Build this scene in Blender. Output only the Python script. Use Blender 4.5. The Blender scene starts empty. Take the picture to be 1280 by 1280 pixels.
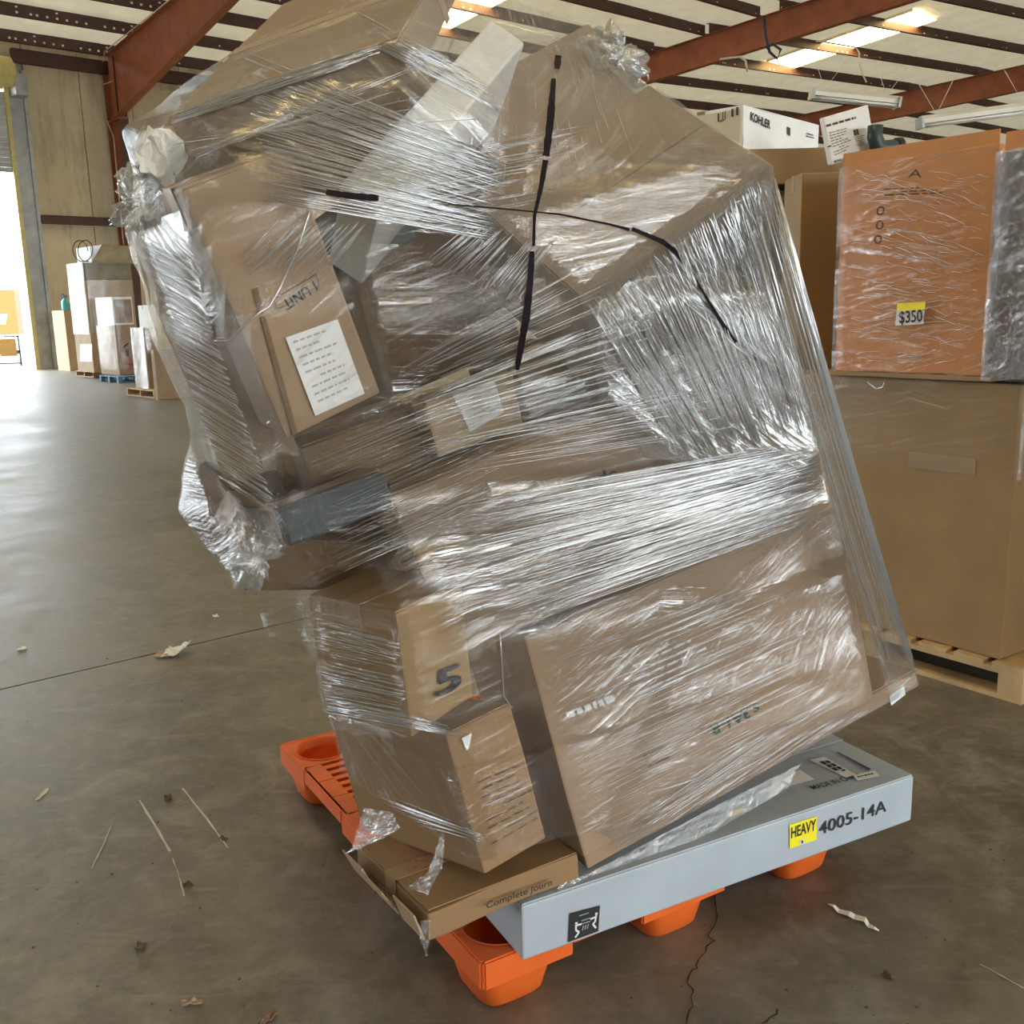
import bpy, bmesh, math, random
import numpy as np
from mathutils import Vector, Matrix, noise
from mathutils.bvhtree import BVHTree
random.seed(7); rng = np.random.default_rng(7)
SC = bpy.context.scene
COL = SC.collection

# ------------------------------------------------------------------ camera
F = 1250.0; PITCH = math.radians(11.44); ROLL = math.radians(1.4)
EYE = Vector((0, 0, 1.5))
FW = Vector((0, math.cos(PITCH), -math.sin(PITCH))); UP0 = Vector((0, math.sin(PITCH), math.cos(PITCH)))
RT = Vector((1, 0, 0)) * math.cos(ROLL) - UP0 * math.sin(ROLL)
UPV = Vector((1, 0, 0)) * math.sin(ROLL) + UP0 * math.cos(ROLL)
cam_data = bpy.data.cameras.new('camera'); cam = bpy.data.objects.new('camera', cam_data); COL.objects.link(cam)
cam_data.sensor_width = 36; cam_data.lens = 36 * F / 1280; cam_data.clip_end = 300
cam.matrix_world = Matrix(((RT.x, UPV.x, -FW.x, EYE.x), (RT.y, UPV.y, -FW.y, EYE.y), (RT.z, UPV.z, -FW.z, EYE.z), (0, 0, 0, 1)))
SC.camera = cam
# ------------------------------------------------------------------ light and exposure
SKY_STRENGTH = 15.0; SKYLIGHT_STRENGTH = 26.0; SUN_STRENGTH = 30.0; ROOF_GLOW = .0185
world = bpy.data.worlds.new('sky'); SC.world = world; world.use_nodes = True
_bg = world.node_tree.nodes['Background']; _bg.inputs[0].default_value = (0.83, 0.925, 1.0, 1); _bg.inputs[1].default_value = SKY_STRENGTH
SC.view_settings.view_transform = 'Standard'; SC.view_settings.look = 'None'
SC.view_settings.exposure = 0.02; SC.view_settings.gamma = 1.0; SC.view_settings.use_curve_mapping = False
SC.cycles.use_denoising = True; SC.cycles.transparent_max_bounces = 24; SC.cycles.max_bounces = 8; SC.cycles.diffuse_bounces = 5
SC.cycles.sample_clamp_indirect = 6

def ray(u, v): return RT * ((u - 640) / F) + UPV * ((640 - v) / F) + FW
def on_z(u, v, z=0.0):
    r = ray(u, v); return EYE + r * ((z - 1.5) / r.z)
def on_y(u, v, y):
    r = ray(u, v); return EYE + r * (y / r.y)
def on_plane(u, v, p, n):
    r = ray(u, v); return EYE + r * ((p - EYE).dot(n) / r.dot(n))
def px(p):
    d = p - EYE; z = d.dot(FW); return (640 + F * d.dot(RT) / z, 640 - F * d.dot(UPV) / z)
def azdir(a): a = math.radians(a); return Vector((math.sin(a), math.cos(a), 0))

# building frame: A along the far-left wall, N away from that wall into the hall
WA = azdir(48); WN = azdir(138); W0 = on_z(45, 462); W0.z = 0
BLD = Matrix(((WA.x, -WN.x, 0, W0.x), (WA.y, -WN.y, 0, W0.y), (0, 0, 1, 0), (0, 0, 0, 1)))   # local x along the wall, y = -(distance from it), z up
_sun = bpy.data.lights.new('sun', 'SUN'); _sun.energy = SUN_STRENGTH; _sun.angle = .01; _sun.color = (1.0, .93, .80)
sun = bpy.data.objects.new('sun', _sun); COL.objects.link(sun)
sun.rotation_euler = (-WN * .45 + WA * .33 - Vector((0, 0, .83))).to_track_quat('-Z', 'Y').to_euler()
def wp(a, t, z): return W0 + WA * a + WN * t + Vector((0, 0, z))

# ------------------------------------------------------------------ helpers
def setp(o, label=None, cat=None, group=None, kind=None):
    if label: o['label'] = label
    if cat: o['category'] = cat
    if group: o['group'] = group
    if kind: o['kind'] = kind
    return o
def empty(name, mw=None, **k):
    o = bpy.data.objects.new(name, None); COL.objects.link(o); o.empty_display_size = .1
    if mw is not None: o.matrix_world = mw
    return setp(o, **k)
def link(name, me, mat=None, parent=None, mw=None, smooth=False, **k):
    if mat is not None and len(me.materials) == 0: me.materials.append(mat)
    o = bpy.data.objects.new(name, me); COL.objects.link(o)
    if parent is not None: o.parent = parent
    if mw is not None:
        if parent is None: o.matrix_world = mw
        else: o.matrix_local = mw
    if smooth:
        me.polygons.foreach_set('use_smooth', [True] * len(me.polygons))
    return setp(o, **k)
def fin(name, bm, mat, parent=None, mw=None, smooth=False, **k):
    bmesh.ops.recalc_face_normals(bm, faces=bm.faces)
    me = bpy.data.meshes.new(name); bm.to_mesh(me); bm.free()
    return link(name, me, mat, parent, mw, smooth, **k)
def pyd(name, vs, fs, mat, parent=None, mw=None, smooth=False, **k):
    me = bpy.data.meshes.new(name); me.from_pydata([tuple(v) for v in vs], [], fs); me.update()
    return link(name, me, mat, parent, mw, smooth, **k)
BOXF = [(0, 2, 3, 1), (4, 5, 7, 6), (0, 1, 5, 4), (2, 6, 7, 3), (0, 4, 6, 2), (1, 3, 7, 5)]
def bx(bm, x0, x1, y0, y1, z0, z1, M=None):
    vs = []
    for x in (x0, x1):
        for y in (y0, y1):
            for z in (z0, z1):
                p = Vector((x, y, z)); vs.append(bm.verts.new(M @ p if M else p))
    fs = [bm.faces.new([vs[i] for i in f]) for f in BOXF]
    return vs, fs
def box_ob(name, x0, x1, y0, y1, z0, z1, mat, parent=None, mw=None, bev=0.0, **k):
    bm = bmesh.new(); bx(bm, x0, x1, y0, y1, z0, z1)
    if bev: bmesh.ops.bevel(bm, geom=list(bm.edges), offset=bev, segments=2, affect='EDGES', profile=.6)
    return fin(name, bm, mat, parent, mw, **k)
def hexa(bm, pts):
    vs = [bm.verts.new(p) for p in pts]; [bm.faces.new([vs[i] for i in f]) for f in BOXF]
def tube_data(path, r, n=6, closed=True):
    path = [Vector(p) for p in path]; vs = []; fs = []
    m = len(path)
    for i, p in enumerate(path):
        t = (path[min(i + 1, m - 1)] - path[max(i - 1, 0)]).normalized()
        a = t.cross(Vector((.31, .2, .93))).normalized(); b = t.cross(a)
        rr = r[i] if hasattr(r, '__len__') else r
        for k in range(n):
            an = 2 * math.pi * k / n; vs.append(p + (a * math.cos(an) + b * math.sin(an)) * rr)
    for i in range(m - 1):
        for k in range(n):
            fs.append((i * n + k, i * n + (k + 1) % n, (i + 1) * n + (k + 1) % n, (i + 1) * n + k))
    fs.append(tuple(range(n - 1, -1, -1))); fs.append(tuple((m - 1) * n + k for k in range(n)))
    return vs, fs
def tube(name, path, r, mat, parent=None, n=6, smooth=True, **k):
    vs, fs = tube_data(path, r, n); return pyd(name, vs, fs, mat, parent, None, smooth, **k)
def lathe(bm, prof, n=24, cx=0, cy=0, sx=1., sy=1.):
    rings = []
    for r, z in prof:
        rings.append([bm.verts.new((cx + r * sx * math.cos(2 * math.pi * k / n), cy + r * sy * math.sin(2 * math.pi * k / n), z)) for k in range(n)])
    for a, b in zip(rings, rings[1:]):
        for k in range(n): bm.faces.new((a[k], a[(k + 1) % n], b[(k + 1) % n], b[k]))
    return rings

# ------------------------------------------------------------------ materials
class NT:
    def __init__(s, name):
        s.m = bpy.data.materials.new(name); s.m.use_nodes = True; s.t = s.m.node_tree; s.t.nodes.clear()
        s.out = s.n('ShaderNodeOutputMaterial')
    def n(s, ty, **k):
        nd = s.t.nodes.new(ty)
        for a, b in k.items(): setattr(nd, a, b)
        return nd
    def l(s, a, b): s.t.links.new(a, b)
    def coord(s, kind='Object', scale=(1, 1, 1), rot=(0, 0, 0)):
        c = s.n('ShaderNodeTexCoord'); m = s.n('ShaderNodeMapping'); m.inputs['Scale'].default_value = scale; m.inputs['Rotation'].default_value = rot
        s.l(c.outputs[kind], m.inputs[0]); return m.outputs[0]
    def noise(s, vec, scale, detail=4, rough=.55, dist=0):
        x = s.n('ShaderNodeTexNoise'); x.inputs['Scale'].default_value = scale; x.inputs['Detail'].default_value = detail
        x.inputs['Roughness'].default_value = rough; x.inputs['Distortion'].default_value = dist; s.l(vec, x.inputs['Vector']); return x.outputs['Fac']
    def ramp(s, fac, stops):
        r = s.n('ShaderNodeValToRGB'); e = r.color_ramp.elements
        while len(e) < len(stops): e.new(.5)
        for q, (p, c) in zip(e, stops):
            q.position = p; q.color = (c, c, c, 1) if not hasattr(c, '__len__') else (*c, 1)
        s.l(fac, r.inputs[0]); return r.outputs[0]
    def mix(s, fac, a, b, mode='MIX'):
        x = s.n('ShaderNodeMix', data_type='RGBA', blend_type=mode)
        for i, q in ((0, fac), (6, a), (7, b)):
            if hasattr(q, 'node'): s.l(q, x.inputs[i])
            else: x.inputs[i].default_value = q if i == 0 else (*q, 1) if len(q) == 3 else q
        return x.outputs[2]
    def math(s, op, a, b=0.0, clamp=False):
        x = s.n('ShaderNodeMath', operation=op, use_clamp=clamp)
        for i, q in ((0, a), (1, b)):
            if hasattr(q, 'node'): s.l(q, x.inputs[i])
            else: x.inputs[i].default_value = q
        return x.outputs[0]
    def bump(s, h, st=.3, d=.01):
        b = s.n('ShaderNodeBump'); b.inputs['Strength'].default_value = st; b.inputs['Distance'].default_value = d; s.l(h, b.inputs['Height']); return b.outputs[0]
    def bsdf(s, col, rough=.7, metal=0, nrm=None, spec=None, em=None, emst=0):
        p = s.n('ShaderNodeBsdfPrincipled')
        for key, q in (('Base Color', col), ('Roughness', rough), ('Metallic', metal)):
            if hasattr(q, 'node'): s.l(q, p.inputs[key])
            else: p.inputs[key].default_value = (*q, 1) if hasattr(q, '__len__') else q
        if nrm is not None: s.l(nrm, p.inputs['Normal'])
        if spec is not None: p.inputs['Specular IOR Level'].default_value = spec
        return p.outputs[0]
    def done(s, sh): s.l(sh, s.out.inputs[0]); return s.m
def plain(name, col, rough=.6, metal=0, var=.12, scale=8, spec=.4, bump=.0):
    t = NT(name); v = t.coord(); n = t.noise(v, scale, 5)
    c = t.mix(t.ramp(n, [(.3, 0.), (.7, 1.)]), [x * (1 - var) for x in col], [min(1, x * (1 + var)) for x in col])
    nb = t.bump(t.noise(v, scale * 9, 3), bump, .004) if bump else None
    return t.done(t.bsdf(c, rough, metal, nb, spec))
def cardboard(name, col, flute=True):
    t = NT(name); v = t.coord(); n = t.noise(v, 3.5, 6, .6); f = t.noise(t.coord(scale=(6, 6, 60)), 6, 3)
    c = t.mix(t.ramp(n, [(.3, 0.), (.75, 1.)]), [x * .84 for x in col], [x * 1.1 for x in col])
    c = t.mix(t.math('MULTIPLY', f, .35), c, [x * .8 for x in col])
    w = t.n('ShaderNodeTexWave', wave_type='BANDS', bands_direction='X'); w.inputs['Scale'].default_value = 45; w.inputs['Distortion'].default_value = .6
    t.l(v, w.inputs[0]); h = t.math('ADD', t.math('MULTIPLY', w.outputs['Fac'], .10), n)
    return t.done(t.bsdf(c, .75, 0, t.bump(h, .10, .004), .3))
def emit(name, col, st):
    t = NT(name); e = t.n('ShaderNodeEmission'); e.inputs[0].default_value = (*col, 1); e.inputs[1].default_value = st; return t.done(e.outputs[0])

def film_mat(name, base=.10, streak=.5, tint=(.96, .96, .95), haze=(.80, .83, .86), sx=2.2, sy=70, rough=.14, kind='UV', ang=.35, glossw=.74, bump=.6, edge=.30, layers_glare=False, crinkle=.12, plane='xy'):
    """clear stretch film: mostly see-through, with whitish stretched streaks and glossy ripples; streaks run along the turned first axis"""
    t = NT(name)
    sp = t.n('ShaderNodeSeparateXYZ'); t.l(t.coord(kind), sp.inputs[0])
    if plane == 'xy': U_, V_ = sp.outputs[0], sp.outputs[1]
    else: U_, V_ = t.math('ADD', sp.outputs[0], sp.outputs[1]), sp.outputs[2]      # around a box: along the sides and up
    if layers_glare: at_ = t.n('ShaderNodeAttribute', attribute_name='streak_angle'); A0 = at_.outputs['Fac']
    else: A0 = ang
    def turned(da, k):
        A = t.math('ADD', A0, da); c, s = t.math('COSINE', A), t.math('SINE', A)
        u = t.math('ADD', t.math('MULTIPLY', U_, c), t.math('MULTIPLY', V_, s)); v = t.math('SUBTRACT', t.math('MULTIPLY', V_, c), t.math('MULTIPLY', U_, s))
        cb = t.n('ShaderNodeCombineXYZ'); t.l(t.math('MULTIPLY', u, sx * k), cb.inputs[0]); t.l(t.math('MULTIPLY', v, sy * k), cb.inputs[1]); cb.inputs[2].default_value = da * 9
        return cb.outputs[0]
    a = t.noise(turned(0, 1), 1.0, 6, .62, .25); b = t.noise(turned(.14, 1.25), 1.0, 5, .62, .3); c = t.noise(turned(-.3, .8), 1.0, 5, .6, .3)
    m1 = t.ramp(t.noise(t.coord('Object'), 3.1, 3), [(.38, 0.), (.60, 1.)])
    m2 = t.ramp(t.noise(t.coord('Object', (1.3, 1.1, 1.2)), 4.7, 3), [(.48, 0.), (.64, 1.)])
    s = t.mix(m2, t.mix(m1, a, b), c)
    st = t.ramp(s, [(.50, 0.), (.59, .35), (.69, 1.)])
    crk = t.noise(t.coord('Object', (1, 1, 1)), 45, 4, .65)
    h = t.math('ADD', s, t.math('MULTIPLY', crk, crinkle))
    nb = t.bump(h, bump, .012)
    lw = t.n('ShaderNodeLayerWeight'); lw.inputs[0].default_value = .28; t.l(nb, lw.inputs['Normal'])
    patch = t.ramp(t.noise(t.coord('Object'), 2.3, 3), [(.35, .30), (.66, 1.)])
    cov = t.math('ADD', t.math('MULTIPLY', t.math('MULTIPLY', st, streak), patch), base)
    cov = t.math('ADD', cov, t.math('MULTIPLY', lw.outputs['Facing'], edge), True)
    if layers_glare:
        at = t.n('ShaderNodeAttribute', attribute_name='layers_glare')
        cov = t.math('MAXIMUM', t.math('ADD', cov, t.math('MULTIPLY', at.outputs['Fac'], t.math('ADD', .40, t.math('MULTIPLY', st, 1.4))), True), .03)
    g = t.n('ShaderNodeBsdfGlossy'); g.inputs['Roughness'].default_value = rough; g.inputs[0].default_value = (.97, .97, .97, 1); t.l(nb, g.inputs['Normal'])
    d = t.n('ShaderNodeBsdfDiffuse'); d.inputs[0].default_value = (*haze, 1); t.l(nb, d.inputs['Normal'])
    tl = t.n('ShaderNodeBsdfTranslucent'); tl.inputs[0].default_value = (*haze, 1)
    md = t.n('ShaderNodeMixShader'); md.inputs[0].default_value = .45; t.l(d.outputs[0], md.inputs[1]); t.l(tl.outputs[0], md.inputs[2])
    mg = t.n('ShaderNodeMixShader'); mg.inputs[0].default_value = glossw; t.l(md.outputs[0], mg.inputs[1]); t.l(g.outputs[0], mg.inputs[2])
    tr = t.n('ShaderNodeBsdfTransparent'); tr.inputs[0].default_value = (*tint, 1)
    mx = t.n('ShaderNodeMixShader'); t.l(cov, mx.inputs[0]); t.l(tr.outputs[0], mx.inputs[1]); t.l(mg.outputs[0], mx.inputs[2])
    return t.done(mx.outputs[0])
def strand_mat(name, op=.55, col=(.9, .91, .92)):
    t = NT(name)
    g = t.n('ShaderNodeBsdfGlossy'); g.inputs['Roughness'].default_value = .24
    d = t.n('ShaderNodeBsdfDiffuse'); d.inputs[0].default_value = (*col, 1)
    tl = t.n('ShaderNodeBsdfTranslucent'); tl.inputs[0].default_value = (*col, 1)
    a = t.n('ShaderNodeMixShader'); a.inputs[0].default_value = .4; t.l(d.outputs[0], a.inputs[1]); t.l(tl.outputs[0], a.inputs[2])
    b = t.n('ShaderNodeMixShader'); b.inputs[0].default_value = .74; t.l(a.outputs[0], b.inputs[1]); t.l(g.outputs[0], b.inputs[2])
    tr = t.n('ShaderNodeBsdfTransparent'); x = t.n('ShaderNodeMixShader'); x.inputs[0].default_value = op
    t.l(tr.outputs[0], x.inputs[1]); t.l(b.outputs[0], x.inputs[2]); return t.done(x.outputs[0])

def concrete():
    t = NT('concrete floor'); v = t.coord()
    n1 = t.noise(v, .55, 8, .62, .3); n2 = t.noise(v, 4.2, 8, .72, .6); n4 = t.noise(v, 17, 6, .7, .4); n3 = t.noise(v, 70, 4, .7)
    sc = t.noise(t.coord(scale=(1, 9, 1), rot=(0, 0, .6)), 2.2, 6, .7); sc2 = t.noise(t.coord(scale=(8, .8, 1), rot=(0, 0, -.35)), 2.0, 6, .7)
    c = t.mix(t.ramp(n1, [(.36, 0.), (.64, 1.)]), (.092, .080, .060), (.185, .165, .129))
    c = t.mix(t.ramp(n2, [(.47, 0.), (.68, .75)]), c, (.250, .232, .195))
    c = t.mix(t.ramp(n2, [(.30, .6), (.44, 0.)]), c, (.068, .060, .045))
    c = t.mix(t.ramp(n4, [(.50, 0.), (.70, .45)]), c, (.245, .23, .195)); c = t.mix(t.ramp(n4, [(.30, .5), (.42, 0.)]), c, (.075, .067, .052))
    c = t.mix(t.ramp(sc, [(.56, 0.), (.74, .5)]), c, (.27, .262, .23)); c = t.mix(t.ramp(sc2, [(.60, 0.), (.76, .4)]), c, (.26, .25, .215))
    c = t.mix(t.ramp(n3, [(.64, 0.), (.72, .7)]), c, (.05, .045, .036))
    r = t.ramp(t.mix(.5, n1, n2), [(.3, .34), (.7, .60)])
    nb = t.bump(t.math('ADD', n2, t.math('MULTIPLY', n4, .4)), .15, .01)
    return t.done(t.bsdf(c, r, 0, nb, .5))
def steel(name, col, rough=.5): return plain(name, col, rough, 0, .22, 2.2, .45)

M_floor = concrete()
M_red = steel('red oxide steel', (.30, .09, .042)); M_darkred = steel('dark brown steel', (.070, .030, .024), .55)
def insulmat():
    t = NT('cream roof blanket, faintly translucent'); v = t.coord(); n = t.noise(v, 1.2, 5); w = t.noise(t.coord(scale=(.5, 5, 1)), 1.5, 5, .6, .8)
    c = t.mix(t.ramp(n, [(.3, 0.), (.7, 1.)]), (.72, .66, .52), (.85, .80, .66)); nb = t.bump(w, .35, .08)
    d = t.n('ShaderNodeBsdfDiffuse'); t.l(c, d.inputs[0]); t.l(nb, d.inputs['Normal']); tl = t.n('ShaderNodeBsdfTranslucent')
    t.l(t.mix(t.ramp(w, [(.3, 0.), (.7, 1.)]), tuple(ROOF_GLOW * x for x in (.85, .76, .54)), tuple(ROOF_GLOW * x for x in (1.05, .95, .70))), tl.inputs[0]); a = t.n('ShaderNodeAddShader'); t.l(d.outputs[0], a.inputs[0]); t.l(tl.outputs[0], a.inputs[1])  # translucency added so daylight through the roof brightens the ceiling
    return t.done(a.outputs[0])
M_insul = insulmat()
M_wallpan = None
def wallmat():
    t = NT('dirty cream wall panel'); v = t.coord(); n = t.noise(v, .7, 7, .65); d = t.noise(t.coord(scale=(2, 1, .35)), 1.1, 6, .7)
    c = t.mix(t.ramp(n, [(.3, 0.), (.7, 1.)]), (.50, .43, .29), (.68, .59, .42)); c = t.mix(t.ramp(d, [(.5, 0.), (.78, .7)]), c, (.17, .145, .10))
    return t.done(t.bsdf(c, .75, 0, t.bump(n, .2, .02), .2))
M_wall = wallmat()
M_card = cardboard('kraft cardboard', (.36, .245, .155)); M_card2 = cardboard('grey brown cardboard', (.32, .235, .165)); M_card3 = cardboard('orange kraft cardboard', (.60, .265, .10)); M_card6 = cardboard('brown worn cardboard', (.30, .18, .085))
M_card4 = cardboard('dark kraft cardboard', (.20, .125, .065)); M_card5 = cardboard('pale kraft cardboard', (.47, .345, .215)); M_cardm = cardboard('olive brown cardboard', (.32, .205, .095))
M_greybox = plain('grey printed carton', (.40, .45, .50), .5, 0, .08, 5, .4, .1); M_white = plain('white carton board', (.80, .79, .75), .6, 0, .06, 4)
M_cream = plain('cream carton board', (.60, .54, .40), .65, 0, .1, 4)
M_char = plain('charcoal printed carton', (.035, .042, .05), .5, 0, .2, 6); M_teal = plain('grey blue plastic wrap', (.16, .22, .24), .4, 0, .25, 9)
M_tape = plain('brown packing tape', (.33, .215, .125), .28, 0, .08, 10, .5); M_paper = plain('white paper label', (.78, .77, .76), .6, 0, .04, 30)
M_ink = plain('black ink', (.02, .02, .022), .6, 0, .1, 9); M_inkg = plain('green ink', (.015, .065, .04), .6, 0, .1, 9); M_inkp = plain('purple print', (.12, .03, .11), .6, 0, .1, 9)
M_inkr = plain('faded red print', (.42, .10, .06), .7, 0, .1, 9); M_inkb = plain('brown black print', (.07, .05, .035), .7, 0, .1, 9)
M_yel = plain('yellow label', (.92, .78, .02), .5, 0, .05, 9); M_marker = plain('black marker stroke', (.014, .008, .011), .75, 0, .3, 30, .15)
M_orange = plain('orange plastic', (.74, .13, .018), .38, 0, .12, 5, .5, .06); M_blue = plain('blue pallet paint', (.07, .18, .28), .6)
M_wood = plain('pine wood', (.52, .36, .19), .7, 0, .25, 6, .3, .2); M_dark = plain('dark joint and crack', (.03, .025, .02), .9)  # near-black colour for the joint base and the floor cracks
M_galv = plain('galvanised steel', (.36, .37, .36), .45, .5, .2, 3); M_yjamb = plain('yellow lit steel', (.62, .53, .22), .5); M_bolt = plain('zinc bolt', (.85, .82, .74), .4, .2)  # jamb yellow is light on its edge, painted as colour
M_conduit = plain('grey conduit', (.62, .55, .44), .45, .2); M_foam = plain('white packing foam', (.82, .80, .75), .8, 0, .08, 20)
M_film = film_mat('clear stretch film', .05, .75, glossw=.80, rough=.13, bump=.8, layers_glare=True)
M_film2 = film_mat('tight clear film', .05, .35, sx=1.5, sy=45, rough=.2, kind='Object', bump=.35, ang=.08, edge=.1, plane='box')
M_filmw = film_mat('white wound film', .16, .6, sx=1.5, sy=40, rough=.2, kind='Object', bump=.5, ang=.1, edge=.2, plane='box')
M_filmc = film_mat('pleated film curtain', .09, .55, sx=1.0, sy=40, ang=1.5708, rough=.12, crinkle=.03)
M_clump = film_mat('crumpled film', .22, .5, kind='Object', sx=25, sy=45, ang=1.0, glossw=.65, bump=.9, crinkle=.5)
M_strand = strand_mat('film strand', .62); M_cord = strand_mat('film cord', .75)
M_sky = emit('skylight panel', (1.0, .75, .32), SKYLIGHT_STRENGTH)
# poses of the load: corner, axes (columns u v w), size
POSE={
  'grey':([-0.0003, 1.8824, 0.151],[[0.8891, -0.4578, -0.0037], [0.4577, 0.8891, -0.0047], [0.0054, 0.0025, 1.0]],[1.1595, 0.5418, 0.1278]),
  'flat':([-0.1839, 1.7657, 0.2862],[[0.8368, -0.5474, -0.0103], [0.5475, 0.8367, 0.0166], [-0.0005, -0.0195, 0.9998]],[0.3715, 0.3261, 0.0596]),
  'tray':([0.146, 1.9734, 0.3045],[[0.8703, -0.437, -0.2273], [0.4409, 0.8968, -0.0362], [0.2197, -0.0687, 0.9732]],[1.0199, 0.4353, 0.0442]),
  'big':([0.1351, 1.9388, 0.3501],[[0.8703, -0.437, -0.2273], [0.4409, 0.8968, -0.0362], [0.2197, -0.0687, 0.9732]],[0.8574, 0.3676, 0.5133]),
  'tall':([-0.0703, 1.7803, 0.4148],[[0.7736, -0.5887, -0.2344], [0.6219, 0.7763, 0.1028], [0.1215, -0.2253, 0.9667]],[0.1628, 0.5127, 0.2912]),
  'slant':([-0.1167, 1.856, 0.8468],[[0.9419, -0.1237, -0.3123], [0.08, 0.9856, -0.1492], [0.3262, 0.1155, 0.9382]],[0.7899, 0.294, 0.3444]),
  'mid':([-0.1914, 1.6823, 0.7501],[[0.5972, -0.7996, -0.0623], [0.7972, 0.6004, -0.0631], [0.0879, -0.012, 0.9961]],[0.184, 0.225, 0.2378]),
  'parcel':([-0.1334, 1.8619, 1.2297],[[0.8723, -0.4441, -0.2045], [0.4097, 0.8922, -0.19], [0.2668, 0.082, 0.9603]],[0.1827, 0.0745, 0.1045]),
  'parcel2':([0.0395, 1.9525, 1.2906],[[0.7838, -0.5751, -0.2344], [0.5353, 0.817, -0.2143], [0.3147, 0.0425, 0.9482]],[0.1613, 0.1774, 0.0943]),
  'unit':([-0.355, 1.5878, 1.3068],[[0.8154, -0.516, -0.2625], [0.4548, 0.8514, -0.2612], [0.3583, 0.0936, 0.9289]],[0.1752, 0.1404, 0.3987]),
  'wrapped':([-0.5023, 1.7119, 1.226],[[0.9222, 0.1628, -0.3507], [-0.0685, 0.9615, 0.2662], [0.3805, -0.2214, 0.8979]],[0.1198, 0.0964, 0.4872]),
  'slab':([-0.5168, 1.7241, 1.7548],[[0.9498, 0.0938, -0.2986], [-0.2211, 0.8763, -0.4281], [0.2215, 0.4726, 0.853]],[0.407, 0.7297, 0.0657]),
  'slim':([-0.2664, 1.7299, 1.7138],[[0.816, -0.281, 0.5051], [-0.0757, 0.8144, 0.5754], [-0.573, -0.5078, 0.6433]],[0.0766, 0.2337, 0.4984]),
  'panel':([0.0738, 2.1339, 1.6286],[[0.8581, -0.0571, -0.5104], [0.2207, 0.9384, 0.266], [0.4637, -0.3409, 0.8178]],[0.3583, 0.2966, 0.3714]),
  'ur':([0.1708, 1.8821, 1.3298],[[0.8144, -0.5509, -0.1823], [0.2667, 0.6344, -0.7256], [0.5153, 0.5423, 0.6636]],[0.4168, 0.3303, 0.2776]),
  'dark':([-0.3838, 1.6774, 1.1086],[[0.8646, -0.4388, -0.2448], [0.4384, 0.8968, -0.0592], [0.2455, -0.0561, 0.9678]],[0.2004, 0.1063, 0.0654]),
  'core':([-0.2485, 2.0938, 1.3192],[[0.8178, -0.5398, -0.1996], [0.4838, 0.8327, -0.2694], [0.3116, 0.1238, 0.9421]],[0.3421, 0.266, 0.3416]),
  'tip':([-0.5066, 1.7998, 0.9985],[[0.5926, -0.6193, 0.515], [0.7704, 0.6225, -0.1379], [-0.2352, 0.4785, 0.846]],[0.3548, 0.2619, 0.1174]),
  'upper':([-0.4355, 2.0548, 1.702],[[0.8394, -0.521, -0.1547], [0.4428, 0.8207, -0.3611], [0.3151, 0.2346, 0.9196]],[0.3747, 0.277, 0.1907]),
  'gap':([-0.3555, 1.8228, 1.1398],[[0.8297, -0.5276, -0.1825], [0.5057, 0.8488, -0.1545], [0.2364, 0.0359, 0.971]],[0.2442, 0.2023, 0.1276]),
  'nook':([-0.5776, 1.9529, 1.6404],[[0.719, -0.6951, -0.0006], [0.603, 0.6241, -0.4969], [0.3458, 0.3569, 0.8678]],[0.179, 0.1951, 0.1678]),
}
# ================================================================== SETTING
# ---- floor: slabs with a recessed joint
JA, JB = on_z(0, 862), on_z(385, 772); jd = (JB - JA).normalized(); jn = Vector((-jd.y, jd.x, 0))
if jn.y < 0: jn = -jn
floor = empty('floor', Matrix.Translation((0, 0, 0)), kind='structure')
def slab(s0, s1, v0, v1):
    FM = Matrix(((jd.x, jn.x, 0, JA.x), (jd.y, jn.y, 0, JA.y), (0, 0, 1, 0), (0, 0, 0, 1)))
    bm = bmesh.new(); bx(bm, s0, s1, v0, v1, -.14, 0, FM); fin('floor_slab', bm, M_floor, floor)
slab(-60, 75, .007, 62); slab(-60, 75, -40, -.007)
box_ob('floor_base', -80, 80, -45, 90, -.3, -.16, M_dark, floor)
def crack(pts, w, mat, name='floor_crack', jit=.004):
    vs = []; fs = []
    pts = [on_z(*p, .0015) for p in pts]
    P2 = []
    for a, b in zip(pts, pts[1:]):
        for k in range(4):
            q = a.lerp(b, k / 4); P2.append(q + Vector((rng.normal(), rng.normal(), 0)) * jit)
    P2.append(pts[-1])
    for i, p in enumerate(P2):
        t = (P2[min(i + 1, len(P2) - 1)] - P2[max(0, i - 1)]).normalized(); n = Vector((-t.y, t.x, 0)); ww = w * random.uniform(.4, 1.2)
        for s_, z_ in ((-1, 0), (0, -.001), (1, 0)): vs.append(p + n * ww * s_ + Vector((0, 0, z_)))
    for i in range(len(P2) - 1):
        fs += [(3 * i, 3 * i + 1, 3 * i + 4, 3 * i + 3), (3 * i + 1, 3 * i + 2, 3 * i + 5, 3 * i + 4)]
    return pyd(name, vs, fs, mat, floor)
crack([(893, 1115), (897, 1145), (888, 1168), (893, 1175), (872, 1205), (860, 1222), (866, 1248), (858, 1279)], .0018, M_dark)
crack([(972, 1262), (952, 1279)], .002, M_dark)
M_scuff = plain('pale scuff on concrete', (.47, .455, .41), .6, 0, .2, 20)
for a, b, w in (((174, 1000), (212, 1064), .0045), ((228, 985), (285, 1060), .0035), ((216, 1072), (230, 1120), .0018), ((140, 1030), (115, 1085), .002), ((60, 985), (45, 1000), .008), ((1225, 1205), (1279, 1235), .003)):
    crack([a, ((a[0] + b[0]) / 2 + 1, (a[1] + b[1]) / 2), b], w, M_scuff, 'scuff_mark', .0006)

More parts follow.
